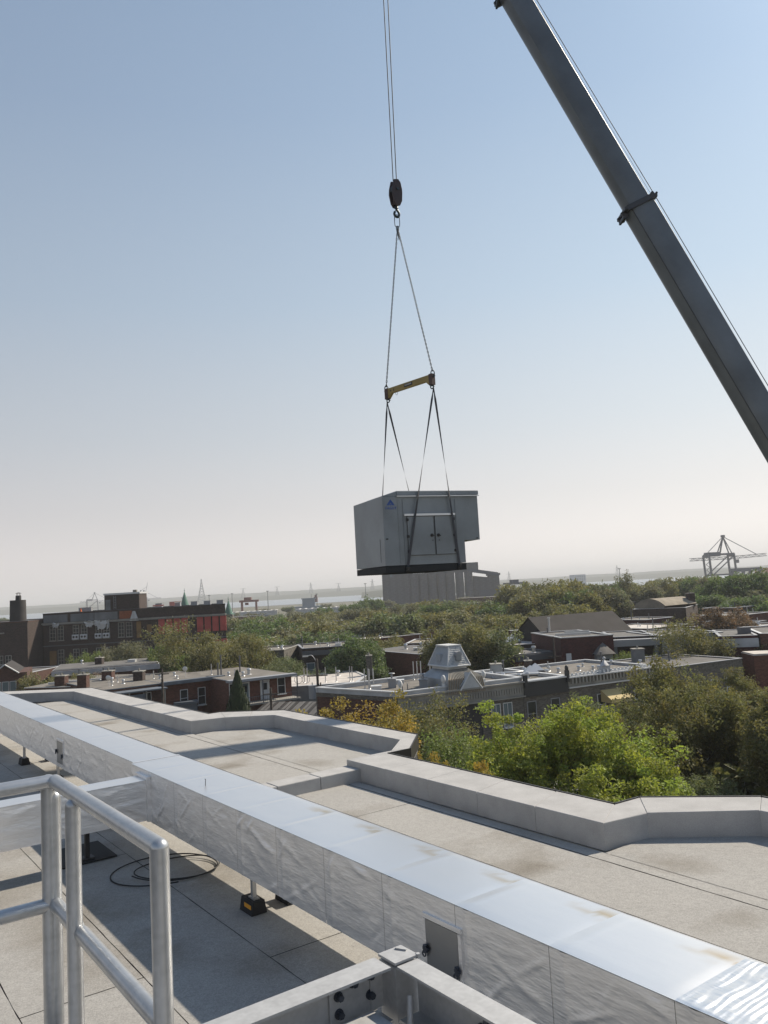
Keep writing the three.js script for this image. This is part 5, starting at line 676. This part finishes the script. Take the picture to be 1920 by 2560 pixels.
// trees further back
{
  const V1 = { a: growTree(51, { h: 13, r: 5, one: 1, leaf: .22, perTip: 40, clump: .95, levels: 4, kids: 3, lo: .2 }), b: growTree(52, { h: 13, r: 5.4, one: 1, leaf: .22, perTip: 36, clump: .95, levels: 4, kids: 3, spread: .65, lo: .2 }), s: growTree(53, { h: 13, r: 5, one: 1, leaf: .17, perTip: 13, clump: .75, levels: 5, kids: 3, spread: .6, lo: .2 }), q: growTree(55, { h: 13, r: 5, one: 1, leaf: .15, perTip: 6, clump: .6, levels: 5, kids: 3, spread: .6, lo: .2 }), d: growTree(54, { h: 13, r: 5, one: 1, leaf: .2, perTip: 80, clump: 1.0, levels: 4, kids: 3, lo: .1 }) };
  const one = (name, label, x, z, g, m, h, w, t = 0) => plant(name, label, [x, 0, z], V1[g], m, K.barkDark, t, undefined, [w / 5, h / 13, w / 5]);
  one('elm_tree', 'broad dark-limbed elm in front of the red boarded windows', -27.6, -116, 'q', LEAF.olive, 17, 5.8, 1); one('elm_tree', 'second elm spreading past the end of the school', -21.6, -121, 's', LEAF.olive, 14.2, 4.2, 2.4); one('young_lime_tree', 'fresh light green tree next to the red boards', -38.6, -134, 'd', LEAF.fresh, 12.6, 3.6, .7); one('grey_shrub_tree', 'greyish thin tree before the school air units', -46, -140, 's', LEAF.grey, 13, 4.4, 2); one('grey_shrub_tree', 'yellow-green sapling before the lower school windows', -53, -141, 's', LEAF.fresh, 11.5, 3, 1.2); one('grey_shrub_tree', 'bushy olive tree beside the gabled house', -46.8, -113, 'b', LEAF.olive, 10.6, 3.6, .3); one('grey_shrub_tree', 'brownish brush growing along the white fascia hall', -44, -120, 's', LEAF.brown, 9.4, 3.6, 2.2); one('grey_shrub_tree', 'thin olive brush near the gabled house', -43, -113, 's', LEAF.olive, 10.2, 3, 3.2);
  one('green_ash_tree', 'dense fresh green tree next to the plain red brick wall', -5.6, -119, 'd', LEAF.green, 12.8, 4.8, 2); one('green_ash_tree', 'small lighter tree joined to the dense green one', -.6, -140, 'a', LEAF.olive, 11.5, 4, 1); one('dark_ash_tree', 'speckled olive tree directly behind the turret', 8.9, -112, 's', LEAF.olive, 14.6, 5, .2); one('dark_ash_tree', 'speckled olive tree between turret and corner house', 12.4, -115, 'b', LEAF.ashGreen, 13.4, 5, 1.7); one('dark_ash_tree', 'low olive tree against the skylight house', 14.2, -127, 'b', LEAF.olive, 12, 4.4, 3.7);
  one('branching_tree', 'open branching tree in front of the pale rendered house', 40, -106, 'q', LEAF.olive, 13.8, 5.2, .8); one('branching_tree', 'leafy lower tree beside the white band house', 45.6, -107, 'q', LEAF.olive, 10.4, 3.4, 2.2); one('branching_tree', 'small yellowish tree by the pale pillars', 32, -107, 's', LEAF.fresh, 9.5, 2.6, 4); one('rusty_tree', 'rust-brown budding tree behind the pale rendered house', 54, -128, 'a', LEAF.brown, 13.4, 4.6, 1);
  one('brush_tree', 'brush growing round the grey gravel-roofed house', -15.6, -117, 's', LEAF.ashGreen, 10.5, 4, 2.6); one('brush_tree', 'low brush at the corner of the grey gravel-roofed house', -23.5, -119, 's', LEAF.olive, 9.5, 3.2, 1.9); one('brush_tree', 'ivy-dark brush beside the dark brick cottage', -10.5, -115.5, 's', LEAF.ashGreen, 8.6, 3, .9);
  // cedar
  { const R_ = rng(61), P = [], C = []; for (let i = 0; i < 5200; i++) { const t = Math.pow(R_(), .8), y = .4 + t * 9.9, r = (1 - t) * 2.0 * (.55 + .45 * Math.sqrt(R_())) * (.85 + .3 * vnoise(y * 1.4, i % 7, 5)) + .08, a = R_() * 6.283, x = Math.cos(a) * r, z = Math.sin(a) * r, s = .2 + R_() * .14, b = a + 1.57 + (R_() - .5); P.push(x - Math.cos(b) * s * .4, y, z - Math.sin(b) * s * .4, x + Math.cos(b) * s * .4, y, z + Math.sin(b) * s * .4, x * 1.04, y + s * 1.7, z * 1.04); const v = .7 + R_() * .6; for (let k = 0; k < 3; k++) C.push(v, v, v); } const g = new THREE.BufferGeometry(); g.setAttribute('position', new THREE.Float32BufferAttribute(P, 3)); g.setAttribute('color', new THREE.Float32BufferAttribute(C, 3)); g.computeVertexNormals(); plant('cedar_tree', 'dark conical cedar against the two-door brick house', [-17.2, 0, -89.5], { wood: metric(cyl(.2, .05, 9, 0, 0, 0, 7)), leaves: g }, LEAF.cedar, K.barkDark, 0, undefined, [1.5, 1.02, 1.5]); }
  // belts of street trees behind, each its own; four shared shapes
  const F = [growTree(71, { h: 13, r: 5.6, one: 1, leaf: .36, perTip: 22, clump: 1.2, levels: 4, kids: 3, lo: .1, twigs: 3 }), growTree(72, { h: 13, r: 5.2, one: 1, leaf: .34, perTip: 20, clump: 1.15, levels: 4, kids: 3, spread: .66, lo: .1, twigs: 3 }), growTree(73, { h: 13, r: 5, one: 1, leaf: .32, perTip: 15, clump: 1.05, levels: 4, kids: 3, lo: .15, twigs: 4 }), growTree(74, { h: 13, r: 6, one: 1, leaf: .38, perTip: 26, clump: 1.25, levels: 4, kids: 3, spread: .7, lo: .05, twigs: 3 })];
  const belt = (label, group, mats, list) => list.forEach(([x, z, h, w], i) => { const r = rng(i * 97 + Math.round(x * 3)); plant('street_tree', label, [x, 0, z], F[(i * 7 + Math.round(Math.abs(x))) % 4], mats[Math.floor(r() * mats.length)], K.barkDark, r() * 6.28, group, [w / 5.4, h / 13, w / 5.4]); });
  const jit = (seed, n, x0, x1, z0, z1, h0, h1) => { const r = rng(seed), out = []; for (let i = 0; i < n; i++) { const z = z0 + (z1 - z0) * r(), t = (i + r()) / n; out.push([(x0 + (x1 - x0) * t) * z / z0, z, h0 + (h1 - h0) * r(), 4.6 + r() * 2.6]); } return out; };
  belt('olive green park tree in the belt past the school end', 'park trees past the school end', [LEAF.olive, LEAF.olive, LEAF.green, LEAF.grey], [...jit(801, 16, -34, -8, -170, -205, 11.5, 14.5), ...jit(802, 8, -36, -12, -150, -160, 10, 12.5), ...jit(803, 12, -52, -14, -250, -300, 12, 14)]);
  belt('dull grey-brown tree in the belt below the generator', 'budding trees below the generator', [LEAF.grey, LEAF.grey, LEAF.olive, LEAF.ashGreen], [...jit(811, 7, -9, 17, -165, -210, 12, 15), ...jit(812, 10, -10, 24, -240, -300, 12.5, 15)]);
  belt('fresh green tree poking out of the grey belt near the silo', 'fresh green trees near the silo', [LEAF.green, LEAF.fresh], [[13, -238, 15, 5], [-14, -330, 15, 6], [-10, -345, 17, 6], [-26, -310, 14, 5.6], [-34, -220, 12, 5]]);
  belt('tall olive tree in the wood beyond the shingled roof', 'wood beyond the shingled roof', [LEAF.olive, LEAF.olive, LEAF.grey, LEAF.green], [...jit(821, 16, 26, 58, -205, -250, 15, 19.5), ...jit(822, 5, 17, 40, -170, -200, 12, 14.5), ...jit(823, 7, 34, 50, -222, -232, 18, 20)]);
  belt('hazy green tree in the far wood under the port crane', 'far wood under the port crane', [LEAF.olive, LEAF.green, LEAF.grey], [...jit(831, 24, 66, 128, -260, -330, 14.5, 18), ...jit(832, 12, 74, 118, -190, -235, 12, 14.5), ...jit(833, 6, 60, 112, -150, -175, 9.5, 12)]);
  belt('deep green tall tree below the large port crane', 'deep green trees below the port crane', [LEAF.green], [[101, -232, 19.5, 8], [106, -238, 19, 8], [112, -236, 18, 8], [97, -236, 16, 6]]);
  belt('small hazy tree on the distant plain near the river', 'distant plain trees', [LEAF.grey, LEAF.ashGreen, LEAF.olive], [...jit(841, 20, -170, -30, -430, -640, 8, 12), ...jit(842, 14, -20, 80, -400, -560, 9, 12), ...jit(843, 22, 100, 320, -480, -760, 12, 16), ...jit(844, 12, -300, -170, -500, -800, 9, 13)]);
  plant('bare_tree', 'bare grey tree standing above the wood near the port crane', [78, 0, -270], bareTree(), LEAF.grey, K.barkGrey, 0, undefined, [1.25, 1.65, 1.25]);
  function bareTree() { return growTree(91, { h: 13, r: 4, leaf: .2, perTip: 1, clump: .4, levels: 5, kids: 3, spread: .45, lo: .2, up: .5 }); }
}

// ---------- port and far shore ----------
Object.assign(K, { concrete: M([.105, .11, .125], .95, 0, { map: T.patch }), craneGrey: M([.06, .07, .10], .7, .2), craneRed: M([.17, .06, .05], .8), craneOrange: M([.45, .18, .07], .8), mast: M([.20, .21, .22], .6, .4), shipBlue: M([.14, .19, .26], .7), container: M([.45, .22, .07], .8) });
{
  const s = thing('grain_silo', 'huge concrete grain silo with a row of cylinders behind the generator', 'silo', [40, 0, -712], 0);
  mesh('head_house', [box(24, 48, 22, -33, 24, 0)], K.concrete, s); mesh('head_house', box(34, 33, 20, -4, 16.5, -1), K.concrete, s); mesh('gallery', box(82, 8, 14, -1, 33.5, 0), K.concrete, s);
  for (let k = 0; k < 7; k++) mesh('silo_cylinder', cyl(3.75, 3.75, 29.5, -17 + k * 7.9, 0, 10.5, 24), K.concrete, s);
  for (let k = 0; k < 8; k++) mesh('window_strip', box(1.6, 2.8, .4, -17 + k * 2.1, k > 4 ? 33.0 : 31.7, 12.4), K.trimWhite, s); mesh('tall_window', box(2.2, 5, .3, -37, 31, 11.2), K.paneLight, s); mesh('pale_bay', box(6, 15, .6, -9, 14, 13.6), K.concrete, s);
  mesh('side_shed', faces([[[35, 0, 10], [52, 0, 10], [52, 22.5, 10], [35, 25, 10]], [[35, 0, -10], [35, 25, -10], [52, 22.5, -10], [52, 0, -10]], [[52, 0, 10], [52, 0, -10], [52, 22.5, -10], [52, 22.5, 10]]]), K.concrete, s); mesh('side_shed_roof', prism([[34.6, 10.4], [52.4, 10.4], [52.4, -10.4], [34.6, -10.4]], 0, .6).applyMatrix4(new THREE.Matrix4().set(1, 0, 0, 0, -.147, 1, 0, 30.15, 0, 0, 1, 0, 0, 0, 0, 1)), K.concrete, s); mesh('end_tower', [box(9, 25, 12, 53, 12.5, 3), box(11, 2, 13, 53, 26, 3)], K.concrete, s); mesh('conveyor', [beam(V(30, 31, 12), V(56, 26, 12), 3, 3), box(14, 8, 2, 46, 9, 12)], K.craneGrey, s);
}
function portCrane(label, pos, turn, up, m = K.craneGrey, sc = 1) {            // ship-to-shore crane: x across the quay, boom towards +x
  const c = thing('port_crane', label, 'port crane', pos, turn); c.scale.setScalar(sc);
  const G = 24, hT = 37, bY = 33, w = 8, B = (n, p, q, t) => mesh(n, beam(V(...p), V(...q), t, t), m, c);
  for (const x of [-15, 15]) for (const z of [-w, w]) B('leg', [x, 0, z], [x - 1.5, hT, z], 1.9);
  for (const z of [-w, w]) { B('portal_beam', [-15, 13, z], [15, 13, z], 1.8); B('diagonal', [-15, 12, z], [14, hT - 2, z], 1.1); } for (const x of [-15, 15]) { B('sill_beam', [x, 3, -w], [x, 3, w], 1.8); B('cross_beam', [x - 1.2, hT - 2, -w], [x - 1.2, hT - 2, w], 2.2); }
  mesh('machinery_house', box(16, 5, 9, -9, hT + .5, 0), m, c); B('upper_beam', [-16, hT, -w], [14, hT, -w], 2.2); B('upper_beam', [-16, hT, w], [14, hT, w], 2.2);
  const truss = (name, a, b) => { const L = []; const p = V(...a), q = V(...b), d = q.clone().sub(p), n = Math.round(d.length() / 4); for (const z of [-2.4, 2.4]) for (const y of [0, 3]) L.push(beam(p.clone().add(V(0, y, z)), q.clone().add(V(0, y, z)), .55, .55)); for (let i = 0; i < n; i++) for (const z of [-2.4, 2.4]) L.push(beam(p.clone().addScaledVector(d, i / n).add(V(0, i & 1 ? 3 : 0, z)), p.clone().addScaledVector(d, (i + 1) / n).add(V(0, i & 1 ? 0 : 3, z)), .4, .4)); return mesh(name, L, m, c); };
  truss('girder', [-36, bY - 2, 0], [16, bY - 2, 0]); const bl = up < 5 ? 40 : 50, a = R(up); truss('boom', [16, bY - 2, 0], [16 + bl * Math.cos(a), bY - 2 + bl * Math.sin(a), 0]);
  for (const z of [-4, 4]) { B('apex_leg', [-1.5, hT, z], [6, 58, 0], 1.3); B('apex_leg', [13.5, hT, z], [6, 58, 0], 1.1); } mesh('apex', box(4, 2.6, 3, 6, 58.6, 0), m, c);
  B('forestay', [6, 58, 0], [16 + bl * .72 * Math.cos(a), bY + 1 + bl * .72 * Math.sin(a), 0], .7); B('backstay', [6, 58, 0], [-15, hT + 2, 0], .6); mesh('operator_cab', box(4, 4, 4, 20, bY - 5, 0), m, c); mesh('stair', Array.from({ length: 9 }, (_, i) => beam(V(-19 + (i & 1 ? 2 : -2), i * 3.2, 8), V(-19 + (i & 1 ? -2 : 2), i * 3.2 + 3.2, 8), .5, .5)), m, c);
  return c;
}
portCrane('large grey port crane with lowered lattice boom over the far wood', [396, 0, -955], .05, 2);
portCrane('faint port crane with half raised boom above the school roof', [-722, 0, -1960], .25, 3, K.craneGrey, .82); portCrane('faint port crane with boom fully raised beside the penthouse', [-612, 0, -1970], .3, 78, K.craneGrey, .80); portCrane('faint port crane with long lowered boom beyond the penthouse', [-583, 0, -1900], .15, 1, K.craneGrey, .78);
function gantry(label, pos, w, h, m) { const g = thing('yard_gantry', label, 'gantry crane', pos, .1); for (const x of [-w / 2, w / 2]) for (const z of [-4, 4]) mesh('leg', box(1.3, h, 1.3, x, h / 2, z), m, g); mesh('crossbeam', [box(w + 4, 1.8, 1.8, 0, h, -4), box(w + 4, 1.8, 1.8, 0, h, 4)], m, g); mesh('trolley', [box(6, 2.6, 9, -1, h + 2, 0), box(3, 2, 3, -2, h - 2.4, 0)], m, g); return g; }
gantry('red-brown yard gantry crane near the river', [-122.5, 0, -705], 12.4, 14.6, K.craneRed); gantry('blue-grey yard gantry crane near the silo', [111.5, 0, -705], 15.5, 17, K.craneGrey);
{ const g = thing('yard_gantry', 'dark steel gantry below the port crane beside orange containers', 'gantry crane', [404, 0, -905], 0); for (const x of [-16, -4, 4, 14]) mesh('leg', box(3, 16, 3, x, 8, 0), K.craneGrey, g); mesh('crossbeam', [box(36, 4, 5, -1, 17.5, 0)], K.craneGrey, g); }
{ const g = thing('container_stack', 'orange container stack beside the large port crane', 'containers', [437, 0, -930], 0); for (let j = 0; j < 7; j++) for (let i = 0; i < 2; i++) mesh('container', box(12, 2.5, 2.6, -6.2 + i * 12.4, 1.27 + j * 2.6, 0), (i + j) % 3 ? K.container : K.craneOrange, g); }
{ const g = thing('lattice_boom_crane', 'reddish slanting lattice boom beside the silo', 'crane', [103, 0, -805], 0); mesh('base', box(4, 4, 4, 0, 2, 0), K.craneOrange, g); const L = []; for (const z of [-.7, .7]) for (const x of [-.7, .7]) L.push(beam(V(x - 1, 4, z), V(x + 5.6, 29, z), .35, .35)); for (let i = 0; i < 14; i++) L.push(beam(V(-1.7 + i * .47, 4 + i * 1.8, .7), V(.2 + i * .47, 5.8 + i * 1.8, .7), .25, .25)); mesh('boom', L, K.craneOrange, g); mesh('mast_line', beam(V(-6, 2, 0), V(5.6, 29, 0), .15, .15), K.mast, g); }
// moored ship's bridge and quay sheds
{ const g = thing('moored_ship', 'blue-grey ship superstructure with red funnel by the river', 'ship', [-88, 0, -905], 0); mesh('hull', box(46, 4, 12, -6, 2, 0), K.shipBlue, g); mesh('bridge', [box(14, 8.5, 10, -2, 8, 0), box(16, 1, 11, -2, 12.4, 0)], K.shipBlue, g); mesh('funnel', [box(4, 6, 4, 6, 11, 0), box(2.4, 2, 2.4, 6, 15, 0)], K.craneRed, g); mesh('radar_mast', cyl(.3, .2, 5, 1, 12.5, 0, 6), K.mast, g); }
for (const [x, z, w, h, l] of [[-96, -560, 34, 8, 'long white quay shed with ribbed roof before the ship'], [-40, -520, 40, 8.5, 'long quay shed with pale roof below the island'], [-150, -640, 40, 7, 'pale quay shed near the red gantry'], [150, -640, 60, 9, 'low grey shed past the blue-grey gantry'], [-300, -700, 70, 9, 'low hazy port shed behind the school']]) { const b = building('port_shed', l, 'shed', rect([x - w / 2, z], [x + w / 2, z - 6], 16), h, { wall: K.whiteWall, roof: K.whiteRoof, coping: K.coping, up: .4 }); for (let k = 0; k < w / 4; k++) mesh('roof_rib', box(.8, .5, 15, -w / 2 + 2 + k * 4, h + .1, -1), K.coping, b); for (let k = 0; k < w / 8; k++) panelOn(b, 'shed_door', 0, 4 + k * 8, .1, 4, 5, K.greyWall); }
// high light masts, each with its lamp ring
for (const [x, z, h, l] of [[-155.7, -800, 22, 'light mast between the red gantry and the church'], [-120.2, -800, 22.6, 'light mast over the red gantry'], [-22.7, -800, 24.6, 'light mast beside the silo'], [-178.5, -800, 21.5, 'light mast behind the end of the school'], [-71.4, -800, 17, 'light mast by the moored ship'], [-205, -800, 20.5, 'light mast near the green spire'], [104, -800, 27, 'light mast above the blue-grey gantry'], [202, -700, 24.5, 'lone light mast above the wood']]) { const m = thing('light_mast', 'thin grey ' + l, 'light mast', [x, 0, z]); mesh('pole', cyl(.45, .28, h, 0, 0, 0, 6), K.mast, m); mesh('lamp_ring', [cyl(1.3, 1.3, .7, 0, h - .2, 0, 8)], K.mast, m); }
// pylons
function pylon(label, pos, h, w, group) { const g = thing('power_pylon', label, 'pylon', pos, .4, group), m = K.mast, n = 9, P = (i, k) => { const t = i / n, r = w * (1 - t) ** 1.35 + w * .06; return V(r * (k & 1 ? 1 : -1), t * h, r * (k & 2 ? 1 : -1)); }; for (const k of [0, 1, 2, 3]) mesh('leg', Array.from({ length: n }, (_, i) => beam(P(i, k), P(i + 1, k), h * .012, h * .012)), m, g); for (const [a, b] of [[0, 1], [1, 3], [3, 2], [2, 0]]) mesh('bracing', Array.from({ length: n }, (_, i) => beam(P(i, a), P(i + 1, b), h * .007, h * .007)).concat(Array.from({ length: n }, (_, i) => beam(P(i, b), P(i + 1, a), h * .007, h * .007))), m, g); return g; }
pylon('tall grey lattice pylon above the end of the school', [-604, 0, -2600], 82, 14);
for (const x of [-560, -430, -300, -190, -60, 250, 480, 900]) { const g = pylon('faint pylon on the far shore of the river', [x, 6, -3150 - (x * 7 % 90)], 52 + (x * 13 % 12), 9, 'pylons on the far shore'); mesh('cross_arm', box(22, 1, 1, 0, 42, 0), K.mast, g); }
// church with two copper spires behind the school
{
  const c = thing('twin_spired_church', 'church with two green copper spires behind the school', 'church', [-68, 0, -302], .08); mesh('nave', [box(14, 12, 26, 0, 6, -10)], K.greyStone, c); mesh('nave_roof', faces([[[-7.4, 12, 3], [-7.4, 12, -23], [0, 16, -23], [0, 16, 3]], [[7.4, 12, 3], [0, 16, 3], [0, 16, -23], [7.4, 12, -23]], [[-7.2, 12, 3], [0, 16, 3], [7.2, 12, 3]]]), K.copper, c);
  for (const [x, h] of [[-8.0, 16.6], [8.0, 12.6]]) { const t = mesh('tower', box(3, h, 3, x, h / 2, 3), K.greyStone, c); mesh('spire', [new THREE.ConeGeometry(1.6, 5.6, 8).translate(x, h + 2.8, 3), cyl(.08, .05, 1.2, x, h + 5.4, 3, 5), new THREE.SphereGeometry(.2, 8, 6).translate(x, h + 5.7, 3)], K.copper, t); mesh('belfry_opening', [box(.9, 1.5, .1, x, h - 1.2, 4.52)], K.darkWall, t); }
}
// pale office block on the horizon
{ const b = building('horizon_block', 'pale flat block on the horizon beyond the wood', 'building', rect([440, -1900], [470, -1910], 20), 26, { wall: K.slateBlue, roof: K.whiteRoof }); for (let j = 0; j < 3; j++) for (let k = 0; k < 6; k++) windowOn(b, 0, 3 + k * 5, 12 + j * 4, 3, 2, {}); }
renderer.render(scene, camera);
